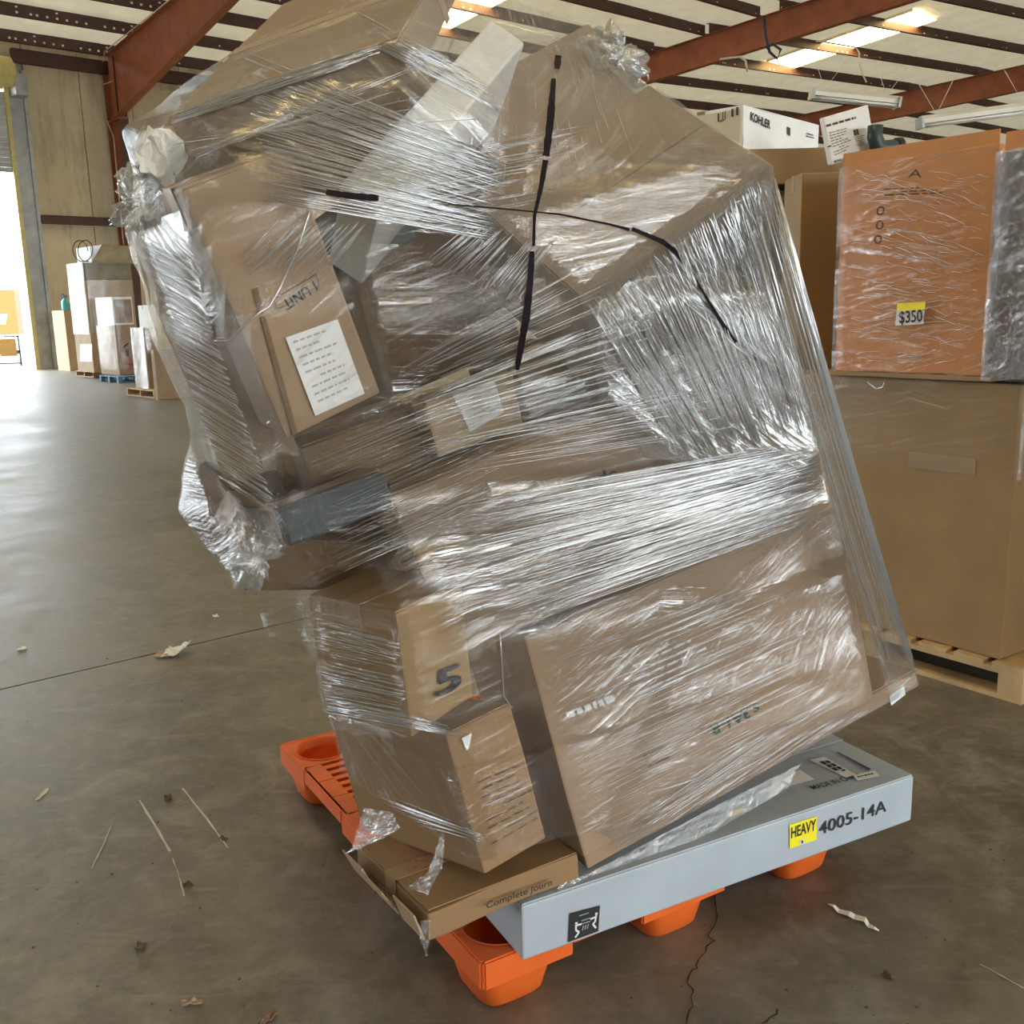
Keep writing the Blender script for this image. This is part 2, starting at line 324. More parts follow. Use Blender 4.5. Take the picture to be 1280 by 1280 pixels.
# ---- walls (frame: x along WA, y=-t)
def bbox(name, a0, a1, t0, t1, z0, z1, mat, parent=None, **k):
    if parent is None: return box_ob(name, a0, a1, -t1, -t0, z0, z1, mat, None, BLD, **k)
    return box_ob(name, a0, a1, -t1, -t0, z0, z1, mat, parent, None, **k)
HE = 9.54; SL = .098; RID = 27.0
def roofz(t): return HE + SL * (t if t < RID else 2 * RID - t)
AEND, ABEG, TEND = 62.0, -42.0, 54.0
wl = empty('wall_left', BLD, kind='structure')
pa = .5                                                     # wall panels from the door jamb to the far end, one sheet each
edges = [0.62, 2.27, 3.9, 5.6, 7.4, 9.2, 11, 14, 17, 20, 24, 28, 33, 38, 44, 50, 56, AEND]
for a0, a1 in zip(edges, edges[1:]): bbox('wall_panel', a0 + .012, a1 - .012, -.10, .02, 0, 9.75, M_wall, wl)
bbox('wall_backing', .5, AEND, -.2, -.1, 0, 9.8, M_wall, wl)
bbox('wall_panel', -9.0, -5.2, -.10, .02, 0, 9.75, M_wall, wl); bbox('wall_panel', -42, -36, -.10, .02, 0, 9.75, M_wall, wl)
bbox('wall_panel', -5.2, .5, -.10, .02, 8.35, 9.75, M_wall, wl); bbox('wall_panel', -36, -9, -.10, .02, 6.0, 9.75, M_wall, wl)
bbox('girt', .62, AEND, .03, .24, 4.47, 4.70, M_darkred, wl); bbox('girt', .62, AEND, .03, .28, 4.70, 4.72, M_darkred, wl)
bbox('eave_strut', .3, AEND, .02, .26, 9.12, 9.50, M_darkred, wl); bbox('base_angle', .62, AEND, .02, .07, 0, .12, M_darkred, wl)
for (a0, a1, nm) in ((ABEG, AEND, 'wall_right'),):
    wr = empty(nm, BLD, kind='structure')
    for b0, b1, z0 in ((-42, -17, 0), (-17, -9, 5.6), (-9, -3, 0), (-3, 12, 5.6), (12, 62, 0)): bbox('wall_panel', b0, b1, TEND, TEND + .15, z0, 9.75, M_wall, wr)
for nm, a0 in (('wall_far', AEND), ('wall_back', ABEG)):
    w = empty(nm, BLD, kind='structure')
    bm = bmesh.new(); vs = []
    for a in (a0, a0 + .15):
        for t, z in ((0, 0), (TEND, 0), (TEND, 9.8), (RID, roofz(RID) + .35), (0, 9.8)): vs.append(bm.verts.new((a, -t, z)))
    bm.faces.new(vs[:5]); bm.faces.new(vs[5:][::-1])
    for i in range(5): bm.faces.new((vs[i], vs[(i + 1) % 5], vs[5 + (i + 1) % 5], vs[5 + i]))
    fin('wall_panel', bm, M_wall, w)
# ---- left door opening: jambs, track, coiled curtain
d1 = empty('door_1', BLD, kind='structure')
bbox('door_jamb', -.02, .10, -.15, .14, 0, 8.4, M_yjamb, d1)
bbox('jamb_channel', .10, .50, -.02, .12, 0, 8.9, M_galv, d1); bbox('jamb_channel', .50, .60, .02, .20, 0, 8.9, M_galv, d1)
bbox('door_jamb', -5.25, -5.1, -.15, .14, 0, 6.6, M_yjamb, d1)
for k in range(16): bbox('curtain_slat', -5.1, -.0, -.03 + .012 * (k % 2), .03 + .012 * (k % 2), 5.95 + k * .145, 5.95 + k * .145 + .138, M_galv, d1)
bm = bmesh.new(); lathe(bm, [(.0, -5.1), (.42, -5.1), (.42, .12), (.30, .12), (.30, .2), (0, .2)], 24)
fin('coil_drum', bm, M_yjamb, d1, Matrix.Translation((0, -.45, 8.75)) @ Matrix.Rotation(math.pi / 2, 4, 'Y'))
bbox('drum_bracket', .14, .5, .02, .7, 8.1, 8.7, M_galv, d1)

# ---- roof: insulation, purlins, rafters, column
ceil = empty('ceiling', BLD, kind='structure')
def roof_sheet(t0, t1):
    n = 52; ws = (AEND - ABEG) / n
    for i in range(n):
        a0 = ABEG + i * ws - .002; a1 = a0 + ws + .004
        vs = []
        m = 2
        for t in (t0, t1):
            z = roofz(t) + .40
            vs += [(a0, -t, z), ((a0 + a1) / 2, -t, z - .05), (a1, -t, z), (a1, -t, z + .1), (a0, -t, z + .1)]
        fs = [(0, 1, 6, 5), (1, 2, 7, 6)]
        pyd('insulation_blanket', vs, fs, M_insul, ceil)
roof_sheet(-.2, RID + .003); roof_sheet(RID - .003, TEND + .2)
def purlin(a0, t0, a1, t1):
    bm = bmesh.new()
    def pr(y0, y1, z0, z1):
        pts = []
        for (a, t) in ((a0, t0), (a1, t1)):
            for y in (y0, y1):
                for z in (z0, z1): pts.append((a, -t + y, roofz(t) + z))
        hexa(bm, pts)
    pr(-.01, .01, .005, .36); pr(-.12, .0, .005, .018); pr(.0, .12, .348, .36); pr(-.12, -.108, .018, .06)
    fin('purlin', bm, M_darkred, ceil)
PUR = []
for k in range(26): PUR.append((ABEG, .42 + 2.03 * k, 3.1, .46 + 2.03 * k))
RA2 = lambda t: 18.3 + 3.8 * (t - .4) / 26.6
RA3 = lambda t: 32.0 + 7.0 * (t - .4) / 26.6
for k in range(26):
    t1 = min(.72 + 2.03 * k, 53.5); PUR.append((3.1, .46 + 2.03 * k, RA2(min(t1, 27)) + .05, t1))
for k in range(-2, 18):
    t0 = max(.8, 6.0 + 2.55 * k); t1 = max(1.0, 8.1 + 2.68 * k); PUR.append((RA2(min(t0, 27)) - .05, t0, RA3(min(t1, 27)) + .05, t1))
for k in range(-3, 17):
    t0 = max(.5, 8.1 + 2.68 * k); PUR.append((RA3(min(t0, 27)) - .05, t0, AEND, max(.6, 9.6 + 2.7 * k)))
for p in PUR: purlin(*p)
bmb = bmesh.new()
for k in range(4):
    for i in range(26):
        a = -2.6 + i * .27 + (.1 if i % 7 == 3 else 0); t = .42 + 2.03 * k + .04 * (a + 42) / 45.1
        if i % 9 == 8: continue
        bx(bmb, a - .03, a + .03, -t - .03, -t - .008, roofz(t) + .10, roofz(t) + .155)
        if i % 4 == 1: bx(bmb, a - .03, a + .03, -t - .03, -t - .008, roofz(t) + .25, roofz(t) + .29)
for (a0, t0, a1, t1) in PUR[26:75]:
    if t0 > 17: continue
    for i in range(12):
        f = random.random(); a = a0 + (a1 - a0) * f; t = t0 + (t1 - t0) * f
        if a < 5: continue
        bx(bmb, a - .025, a + .025, -t - .03, -t - .008, roofz(t) + .08, roofz(t) + .125)
fin('purlin_bolts', bmb, M_bolt, ceil, kind='stuff')
def rafter(a0, t0, a1, t1, d0=1.95, d1=1.0, tk=9.5, mat=M_red, flange=.13):
    """tapered I beam from wall (t0) towards the ridge; a drifts from a0 to a1"""
    bm = bmesh.new(); ts = [t0, tk, t1]
    def A(t): return a0 + (a1 - a0) * (t - t0) / (t1 - t0)
    def D(t): return d0 + (d1 - d0) * min(1, (t - t0) / (tk - t0))
    for s0, s1 in zip(ts, ts[1:]):
        def pr(x0, x1, zf):
            pts = []
            for t in (s0, s1):
                for x in (x0, x1):
                    for z in zf(t): pts.append((A(t) + x, -t, z))
            hexa(bm, pts)
        pr(-.008, .008, lambda t: (roofz(t) - D(t), roofz(t) - .01))
        pr(-flange, flange, lambda t: (roofz(t) - .022, roofz(t) - .004)); pr(-flange, flange, lambda t: (roofz(t) - D(t) - .02, roofz(t) - D(t)))
    fin('rafter', bm, mat, ceil)
rafter(3.05, .55, 3.05, RID, 1.92, 1.0)
rafter(18.3, .4, 22.1, RID, 1.5, .95, 8); rafter(32.0, .4, 39.0, RID, 1.6, 1.0, 8)
rafter(-13, .4, -13, RID); rafter(-28, .4, -28, RID)
for a in (-28, -13, 3.05, 20, 35):
    bm = bmesh.new(); hexa(bm, [(a + x, -t, z) for t, z0, z1 in ((RID, roofz(RID) - 1, roofz(RID)), (TEND - .4, roofz(TEND) - 1.6, roofz(TEND - .4))) for x in (-.1, .1) for z in (z0, z1)])
    fin('rafter', bm, M_red, ceil)
col = empty('trim_1', BLD, kind='structure')
def column(a, par):
    bm = bmesh.new()
    hexa(bm, [(a + x, -(.12 if j == 0 else (.62 if z < 1 else 1.05)), z) for j in (0, 1) for x in (-.01, .01) for z in (0, 7.72)])
    fin('column_web', bm, M_red, par)
    bbox('column_flange', a - .15, a + .15, .10, .12, 0, 9.2, M_red, par)
    bm = bmesh.new(); hexa(bm, [(a + x, -y - (.0 if z < 1 else .43), z) for y in (.62, .64) for x in (-.15, .15) for z in (0, 7.72)]); fin('column_flange', bm, M_darkred, par)
    bm = bmesh.new(); hexa(bm, [(a + x, -t, z) for t in (.12, 1.0) for x in (-.012, .012) for z in (7.6, 9.45)]); fin('haunch_web', bm, M_red, par)
    bm = bmesh.new(); bx(bm, a - .15, a + .15, -1.08, -.12, 7.66, 7.72); fin('stiffener', bm, M_red, par)
    bm = bmesh.new(); bx(bm, a - .15, a + .15, -1.02, -.98, 7.75, 9.5); fin('stiffener', bm, M_darkred, par)
column(3.15, col)
for i, a in enumerate((18.4, 32.2, -13, -28)):
    c2 = empty('trim_%d' % (i + 2), BLD, kind='structure'); column(a, c2)
# skylight strips: translucent roof panels
def skylight(n, a0, a1, t0, t1):
    w = empty('window_%d' % n, BLD, kind='structure')
    m = int((t1 - t0) / 2.03) + 1
    for i in range(m):
        ta = t0 + (t1 - t0) * i / m + .06; tb = t0 + (t1 - t0) * (i + 1) / m - .06
        bm = bmesh.new(); hexa(bm, [(a, -t, roofz(t) + z) for t in (ta, tb) for a in (a0, a1) for z in (.30, .32)]); fin('skylight_panel', bm, M_sky, w)
    for a in (a0 - .05, a1):
        bm = bmesh.new(); hexa(bm, [(a + x, -t, roofz(t) + z) for t in (t0, t1) for x in (0, .05) for z in (.28, .39)]); fin('skylight_frame', bm, M_insul, w)
skylight(1, 9.9, 11.9, 6.6, 16); skylight(2, 25.5, 27.3, 9.6, 15.5); skylight(3, -10.2, -9.0, RID + 1.5, 31.5); skylight(4, -13.6, -12.4, 40.5, 50);  # last strip is unseen, added to put yellow highlights on the film

# hung fluorescent fixtures (unlit) and wiring
def fixture(p0, p1, label, wires=True):
    r = empty('strip_light', Matrix.Translation((p0 + p1) / 2), label=label, cat='light fixture', group=None)
    d = (p1 - p0); L = d.length; d.normalize(); s = Vector((-d.y, d.x, 0)).normalized(); u = s.cross(d); u = u if u.z > 0 else -u
    Mx = Matrix(((d.x, s.x, u.x, 0), (d.y, s.y, u.y, 0), (d.z, s.z, u.z, 0), (0, 0, 0, 1)))
    box_ob('housing', -L / 2, L / 2, -.06, .06, 0, .08, M_cream, r, Mx, .01)
    bm = bmesh.new(); hexa(bm, [(x, y * (1 if z == 0 else .5), z + .0) for x in (-L / 2, L / 2) for y in (-.16, .16) for z in (-.03, .03)]); fin('reflector', bm, M_white, r, Mx)
    for y in (-.07, .07): 
        vs, fs = tube_data([(-L / 2 + .03, y, -.06), (L / 2 - .03, y, -.06)], .02, 8); pyd('lamp_tube', vs, fs, M_white, r, Mx, True)
    for x in (-L / 2, L / 2): box_ob('end_cap', x - .02, x + .02, -.12, .12, -.09, .06, M_galv, r, Mx)
    for x in (-L * .36, L * .36):
        vs, fs = tube_data([(x - .25, 0, .55), (x, 0, .08), (x + .25, 0, .5)], .005, 5); pyd('hanger', vs, fs, M_bolt, r, Mx, True)
fixture(on_y(1015, 117, 16), on_y(1122, 128, 16), 'long unlit strip light hung by wires above the tilted white printed carton')
fixture(on_y(1150, 153, 15), on_y(1300, 133, 15), 'unlit strip light at the right edge hung below the brown rafter')
def cable(path, r, mat, label, name='cable', cat='cable'): 
    o = tube(name, path, r, mat); setp(o, label, cat); return o
cable([wp(3.28, 1.2, 8.9), wp(2.86, .34, 8.75), wp(2.88, .34, 7.75), wp(3.0, .5, 7.2), wp(3.02, .42, 5.0), wp(3.02, .42, 2.2), wp(3.02, .4, .1)], .022, M_conduit, 'thin grey conduit running down the brown column beside the doorway wall', 'conduit', 'conduit')
cable([wp(2.9, .5, 9.42), wp(2.7, 1.2, 9.55), wp(2.8, 4.5, 9.9), wp(2.8, 9, 10.3)], .016, M_conduit, 'grey conduit crossing under the roof purlins above the column', 'conduit', 'conduit')
c_ = [on_y(955, 20, 13), on_y(957, 45, 13), on_y(962, 65, 13), on_y(972, 74, 13), on_y(976, 62, 13), on_y(966, 55, 13), on_y(958, 60, 13)]
cable(c_, .018, M_ink, 'black cable hanging in a loop from the middle roof beam')
cable([on_y(1020, 51, 17), on_y(1058, 57, 17), on_y(1069, 59, 17), on_y(1074, 66, 17), on_y(1074, 78, 17), on_y(1078, 92, 17), on_y(1083, 103, 17)], .014, M_conduit, 'pale cable drooping from the purlin under the bright skylight', 'cable')
cable([on_y(900, 74, 17), on_y(925, 71, 17), on_y(932, 76, 17), on_y(934, 90, 17)], .018, M_conduit, 'pale bent conduit with box under the middle roof beam', 'conduit', 'conduit')

# ---- outside the left door
bm = bmesh.new(); bx(bm, -90, 70, .3, 90, -.2, -.02); bx(bm, -90, 70, -TEND - 90, -TEND - .2, -.2, -.02); ext = fin('ground', bm, plain('sunlit yard concrete', (.62, .60, .55), .8), None, BLD, kind='structure')
# sky portals at the openings
def portal(c, right, w, h, nrm):
    l = bpy.data.lights.new('sky portal', 'AREA'); l.shape = 'RECTANGLE'; l.size = w; l.size_y = h; l.cycles.is_portal = True
    o = bpy.data.objects.new('sky_portal', l); COL.objects.link(o)
    z = -nrm; x = right; y = z.cross(x); o.matrix_world = Matrix(((x.x, y.x, z.x, c.x), (x.y, y.y, z.y, c.y), (x.z, y.z, z.z, c.z), (0, 0, 0, 1)))
portal(wp(-2.6, -.05, 3.0), WA, 5.0, 5.9, WN); portal(wp(-22.5, -.05, 3.0), WA, 27, 6, WN)
portal(wp(4.5, TEND + .05, 2.8), WA, 15, 5.6, -WN); portal(wp(-13, TEND + .05, 2.8), WA, 8, 5.6, -WN)
# ================================================================== TEXT ON FACES
def text_mesh(s, bold=.012, extr=0.0):
    c = bpy.data.curves.new('lettering', 'FONT'); c.body = s; c.offset = bold; c.extrude = extr; c.resolution_u = 3
    o = bpy.data.objects.new('lettering', c); COL.objects.link(o)
    dg = bpy.context.evaluated_depsgraph_get(); me = bpy.data.meshes.new_from_object(o.evaluated_get(dg))
    bpy.data.objects.remove(o); bpy.data.curves.remove(c); return me
class Face:
    """a face plane of an oriented box: n outward normal, p a point, parent object with matrix mw"""
    def __init__(s, parent, mw, p, n): s.parent = parent; s.mw = mw; s.inv = mw.inverted(); s.p = p; s.n = n
    def at(s, u, v, off=.0009): return on_plane(u, v, s.p + s.n * off, s.n)
    def frame(s, a, b, off=.0012):
        S, E = s.at(*a, off), s.at(*b, off); x = (E - S); L = x.length; x.normalize(); y = s.n.cross(x)
        return S, x, y, L
    def text(s, a, b, string, mat, h=None, bold=.012, name='lettering', off=.0014, **k):
        """baseline from pixel a to pixel b"""
        S, x, y, L = s.frame(a, b, off); me = text_mesh(string, bold)
        co = np.zeros(len(me.vertices) * 3); me.vertices.foreach_get('co', co); co = co.reshape(-1, 3)
        x0, x1 = co[:, 0].min(), co[:, 0].max(); sx = L / (x1 - x0); y0, y1 = co[:, 1].min(), co[:, 1].max(); sy = sx if h is None else h / (y1 - y0)
        Mx = Matrix(((x.x * sx, y.x * sy, s.n.x, S.x), (x.y * sx, y.y * sy, s.n.y, S.y), (x.z * sx, y.z * sy, s.n.z, S.z), (0, 0, 0, 1)))
        co[:, 0] -= x0; me.vertices.foreach_set('co', co.ravel()); me.materials.clear()
        me.transform(s.inv @ Mx); return link(name, me, mat, s.parent, None, **k)
    def quad(s, pts, mat, name='label', off=.0008, th=.0006, **k):
        """flat sheet through four pixels (stuck on the face)"""
        bm = bmesh.new(); a = [s.inv @ s.at(*q, off) for q in pts]; b = [s.inv @ s.at(*q, off + th) for q in pts]
        va = [bm.verts.new(q) for q in a]; vb = [bm.verts.new(q) for q in b]
        bm.faces.new(va); bm.faces.new(vb)
        for i in range(4): bm.faces.new((va[i], va[(i + 1) % 4], vb[(i + 1) % 4], vb[i]))
        return fin(name, bm, mat, s.parent, None, **k)
    def lines(s, q, rows, mat, name='printed_text', off=.0018, fill=.45, seed=0, words=6, bars=None, **k):
        """rows of small print in the pixel quad q = (top left, top right, bottom right, bottom left) as read"""
        r = random.Random(seed); P = [s.inv @ s.at(*c, off) for c in q]; vs = []; fs = []
        def pt(x, y): return (P[0] * (1 - x) + P[1] * x) * (1 - y) + (P[3] * (1 - x) + P[2] * x) * y
        def add(x0, x1, y0, y1):
            i = len(vs); vs.extend([pt(x0, y0), pt(x1, y0), pt(x1, y1), pt(x0, y1)]); fs.append((i, i + 1, i + 2, i + 3))
        for i in range(rows):
            y0 = (i + .2) / rows; y1 = y0 + fill / rows; x = 0 if r.random() < .8 else .3; end = r.uniform(.55, 1)
            while x < end:
                w = r.uniform(.35, 1.2) / words; add(x, min(x + w, end), y0, y1); x += w + .25 / words
        if bars:
            x0, x1, y0, y1 = bars; x = x0
            while x < x1: w = r.choice((.006, .012, .02)); add(x, x + w, y0, y1); x += w + r.choice((.008, .014))
        return pyd(name, vs, fs, mat, s.parent, None, **k)

# ================================================================== CARTONS
def carton_body(d, cuts=7, amp=.004, seed=0, rnd=.006):
    bm = bmesh.new(); bmesh.ops.create_cube(bm, size=1); bmesh.ops.translate(bm, vec=(.5, .5, .5), verts=bm.verts)
    bmesh.ops.scale(bm, vec=d, verts=bm.verts)
    bmesh.ops.bevel(bm, geom=list(bm.edges), offset=rnd, segments=2, affect='EDGES', profile=.6)
    big = [e for e in bm.edges if e.calc_length() > .05]
    bmesh.ops.subdivide_edges(bm, edges=big, cuts=cuts, use_grid_fill=True)
    for v in bm.verts:
        q = v.co * 5 + Vector((seed * 3.1, seed * 1.7, 0)); nz = noise.noise_vector(q)
        v.co += nz * amp
    return bm
def frameM(o, R):
    return Matrix(((R[0][0], R[0][1], R[0][2], o[0]), (R[1][0], R[1][1], R[1][2], o[1]), (R[2][0], R[2][1], R[2][2], o[2]), (0, 0, 0, 1)))
def carton(name, pose, mat, label, cat='carton', group=None, seed=0, flaps=True, amp=.003, cuts=6, tape=True, flapmat=None, tapemat=None):
    """one closed carton: crushed body, two top flaps meeting on a taped seam"""
    o, R, d = pose; mw = frameM(o, R); d = Vector(d)
    ob = fin(name, carton_body(d, cuts, amp, seed), mat, None, mw, False, label=label, cat=cat, group=group)
    g = .002
    if flaps:
        for y0, y1 in ((.004, d.y / 2 - g), (d.y / 2 + g, d.y - .004)):
            box_ob('top_flap', .004, d.x - .004, y0, y1, d.z - .0005, d.z + .0028, flapmat or mat, ob, None)
        if tape:
            bm = bmesh.new(); w = .024
            bx(bm, -.0012, d.x + .0012, d.y / 2 - w, d.y / 2 + w, d.z + .0028, d.z + .0036); bx(bm, -.0016, -.0006, d.y / 2 - w, d.y / 2 + w, d.z - .07, d.z + .0036); bx(bm, d.x + .0006, d.x + .0016, d.y / 2 - w, d.y / 2 + w, d.z - .07, d.z + .0036)
            fin('tape', bm, tapemat or M_tape, ob)
    def pt(i, j, k): return mw @ Vector((d.x * i, d.y * j, d.z * k))
    ax = [Vector((R[0][i], R[1][i], R[2][i])) for i in range(3)]
    fc = {'F': Face(ob, mw, pt(0, 0, 0) - ax[1] * amp * .4, -ax[1]), 'L': Face(ob, mw, pt(0, 0, 0) - ax[0] * amp * .4, -ax[0]), 'T': Face(ob, mw, pt(0, 0, 1) + ax[2] * .003, ax[2])}
    return ob, fc
def yawR(az):   # columns u (az), v (90 deg left of it), z
    a = math.radians(az); return [[math.sin(a), -math.cos(a), 0], [math.cos(a), math.sin(a), 0], [0, 0, 1]]

# ================================================================== WOODEN PALLETS
def pallet(o, az, L, W, label, mat=None, h=.14, group=None, front=7):
    mat = mat or M_wood
    r = empty('wooden_pallet', frameM(o, yawR(az)), label=label, cat='pallet', group=group)
    for y in (.0, W / 2 - .02, W - .04): box_ob('stringer', 0, L, y, y + .04, .018, h - .02, mat, r)
    n = front
    for i in range(n):
        w = L / n * .72; x = i * (L - w) / (n - 1); box_ob('deck_board', x, x + w, -.005, W + .005, h - .02, h, mat, r)
    for x in (0, L / 2 - .045, L - .09): box_ob('bottom_board', x, x + .09, 0, W, 0, .018, mat, r)
    return r
def block_pallet(o, az, L, W, label, mat, h=.14):
    r = empty('wooden_pallet', frameM(o, yawR(az)), label=label, cat='pallet')
    for x in (0, L / 2 - .05, L - .1):
        for y in (0, W / 2 - .05, W - .1): box_ob('block', x, x + .1, y, y + .1, .018, h - .04, mat, r)
    for y in (0, W / 2 - .05, W - .1): box_ob('bottom_board', 0, L, y, y + .1, 0, .018, mat, r); box_ob('stringer_board', 0, L, y, y + .1, h - .04, h - .02, mat, r)
    for i in range(7): w = L / 9; x = i * (L - w) / 6; box_ob('deck_board', x, x + w, -.003, W + .003, h - .02, h, mat, r)
    return r
def film_sleeve(parent, x0, x1, y0, y1, z0, z1, mat=None, seed=0, bulge=.02, name='film_wrap', top=True):
    """tight film around a load, in the parent's frame"""
    bm = bmesh.new(); n = 12; m = 10; rows = []
    for k in range(m + 1):
        z = z0 + (z1 - z0) * k / m; row = []
        cs = [(x0, y0), (x1, y0), (x1, y1), (x0, y1)]
        for s in range(4):
            a, b = cs[s], cs[(s + 1) % 4]
            for i in range(n):
                f = i / n; q = Vector((a[0] + (b[0] - a[0]) * f, a[1] + (b[1] - a[1]) * f, z)); nn = ((0, -1), (1, 0), (0, 1), (-1, 0))[s]
                e = bulge * (math.sin(math.pi * f) * .5 + .12) + noise.noise(q * 5 + Vector((seed, 0, 0))) * bulge * .5
                if i == 0: e = .004
                row.append(bm.verts.new((q.x + nn[0] * e, q.y + nn[1] * e, z)))
        rows.append(row)
    for a, b in zip(rows, rows[1:]):
        for i in range(len(a)): bm.faces.new((a[i], a[(i + 1) % len(a)], b[(i + 1) % len(a)], b[i]))
    return fin(name, bm, mat or M_film2, parent, None, True)

# ================================================================== FAR LEFT STACKS BESIDE THE DOORWAY
def near_edge(u, v): p = on_z(u, v); return p
def solve_len(p, az, target_px):
    d = azdir(az); lo, hi = .05, 6
    for _ in range(40):
        m = (lo + hi) / 2; x = px(p + d * m)[0]
        if (x < target_px) == (px(p + d * .05)[0] < target_px) and (abs(x - px(p)[0]) < abs(target_px - px(p)[0])): lo = m
        else: hi = m
    return lo
def zat(p, v):   # height above p whose image row is v
    lo, hi = 0, 8
    for _ in range(40):
        m = (lo + hi) / 2
        if px(p + Vector((0, 0, m)))[1] > v: lo = m
        else: hi = m
    return lo
AZR, AZL = 48, -42
def corner_box(name, u, v, uL, uR, vt, mat, label, cat='carton', z0=0.0, back=None, maxd=1.4, **k):
    """a carton seen on its near vertical edge at pixel (u, v), left face out to column uL, right face out to column uR, top at row vt"""
    p = on_z(u, v, z0); wl_ = min(maxd, solve_len(p, AZL, uL)); wr_ = min(maxd, solve_len(p, AZR, uR)); h = zat(p, vt)
    o = p; R = yawR(AZR)      # u axis right along the wall, v axis towards the wall
    return carton(name, ((o.x, o.y, o.z), R, (wr_, wl_, h)), mat, label, cat, **k), p, (wr_, wl_, h)
(ob, fc), pA, dA = corner_box('tall_carton', 88, 464, 73, 108, 388, M_card5, 'plain tall narrow cardboard carton standing against the wall nearest the doorway', seed=1)
bt = empty('spray_bottle', Matrix.Translation((pA.x - .12, pA.y + .45, pA.z + dA[2] + .004)), label='blue spray bottle standing on the tall plain carton by the doorway', cat='bottle')
bm = bmesh.new(); lathe(bm, [(0, 0), (.11, 0), (.12, .03), (.115, .26), (.05, .34), (.04, .38), (0, .38)], 16); fin('bottle_body', bm, plain('blue liquid bottle', (.10, .42, .50), .25), bt, None, True)
bm = bmesh.new(); bx(bm, -.05, .05, -.04, .04, .38, .45); bx(bm, -.16, -.02, -.025, .025, .45, .5); fin('spray_head', bm, M_teal, bt)
box_ob('trigger', -.11, -.09, -.012, .012, .34, .46, M_teal, bt)
# gaylord stack
pB = on_z(117, 472)
pallet((pB - WN * 0 - WA * .0).to_tuple(), AZR, 1.5, 1.3, 'wooden pallet under the tallest wrapped stack by the doorway wall', h=.15)
(ob, fc), pB, dB = corner_box('bulk_carton', 118, 466, 98, 176, 350, M_card5, 'tall wrapped cardboard bulk carton with bright film by the doorway wall', z0=.155, seed=2, maxd=1.5)
film_sleeve(ob, -.01, dB[0] + .01, -.01, dB[1] + .01, dB[2] * .42, dB[2] + .01, M_filmw, 3, .03)
fc['L'].quad([(100, 430), (115, 430), (115, 452), (100, 452)], M_paper)
(ob, fc), p2, d2 = corner_box('flat_carton', 110, 405, 97, 178, 331, M_char, 'dark wrapped flat carton lying on top of the tallest stack', z0=1.6, maxd=1.4) if False else carton('flat_carton', ((pB + Vector((0, 0, dB[2] + .012))).to_tuple(), yawR(AZR), (dB[0], dB[1], .42)), plain('dark wrapped goods', (.20, .17, .11), .5, 0, .3, 3), 'dark film wrapped flat carton lying on the tallest stack by the wall', seed=4), None, None
film_sleeve(ob, -.01, dB[0] + .01, -.01, dB[1] + .01, 0, .43, M_film2, 4)
qb = pB + Vector((0, 0, dB[2] + .44))
bm = bmesh.new(); w_ = dB[1] * .9
vs = [bm.verts.new(q) for q in ((.25, .05, 0), (1.5, .05, 0), (1.5, w_, 0), (.25, w_, 0), (.25, .05, .02), (.25, w_, .02), (1.5, .05, .42), (1.5, w_, .42), (.55, .05, .45), (.55, w_, .45))]
for f in ((0, 3, 2, 1), (0, 1, 6, 8, 4), (3, 5, 9, 7, 2), (4, 8, 9, 5), (8, 6, 7, 9), (1, 2, 7, 6), (0, 4, 5, 3)): bm.faces.new([vs[i] for i in f])
wedge = fin('wrapped_bundle', bm, plain('wrapped olive goods', (.30, .25, .15), .5, 0, .3, 3), None, frameM(qb, yawR(AZR)), label='sloping film wrapped bundle on the very top of the tallest stack', cat='bundle')
box_ob('end_panel', .24, .26, .05, w_, .0, .4, M_white, wedge, None)
cw = tube('wire_coil', [qb + Vector((-.1 + .22 * math.cos(t) + .02 * t, .1, .28 + .26 * math.sin(t * 1.02))) for t in np.linspace(0, 11, 44)], .012, M_ink); setp(cw, 'loose dark wire loops beside the bundle on the tallest stack', 'wire')
# hazard carton on blue pallet
pC = on_z(150, 479)
block_pallet((pC - WA * .05 + WN * .05).to_tuple(), AZR, 1.25, 1.2, 'blue painted pallet under the carton with the red diamond', M_blue, .16)
(ob, fc), pC2, dC = corner_box('hazard_carton', 150, 469, 127, 174, 407, M_card, 'cardboard carton with a red hazard diamond standing on the blue pallet', z0=.165, seed=5)
fc['F'].quad([(154, 453), (161, 445), (169, 455), (161, 464)], M_inkr, 'hazard_diamond'); fc['F'].text((153, 456), (169, 457), 'FLAMMABLE', M_ink, .07)
fc['F'].quad([(157, 436), (161, 436), (161, 447), (157, 447)], M_ink, 'printed_symbol'); fc['F'].quad([(154, 433), (160, 428), (161, 430), (155, 435)], M_ink, 'printed_symbol')
film_sleeve(ob, -.01, dC[0] + .01, -.01, dC[1] + .01, dC[2] * .1, dC[2] + .01, M_film2, 6)
ob, fc = carton('white_carton', ((pC2 + Vector((0, 0, dC[2] + .008))).to_tuple(), yawR(AZR), (dC[0], dC[1] * .9, zat(pC2, 372) - dC[2])), M_white, 'white wrapped carton standing on the carton with the red diamond', seed=6)
h_ = zat(pC2, 372) - dC[2]; box_ob('printed_panel', .03, dC[0] - .03, -.004, -.002, .05, h_ - .05, plain('faded picture print', (.34, .26, .22), .5, 0, .5, 3), ob)
film_sleeve(ob, -.01, dC[0] + .01, -.01, dC[1] * .9 + .01, 0, h_ + .01, M_film2, 7)
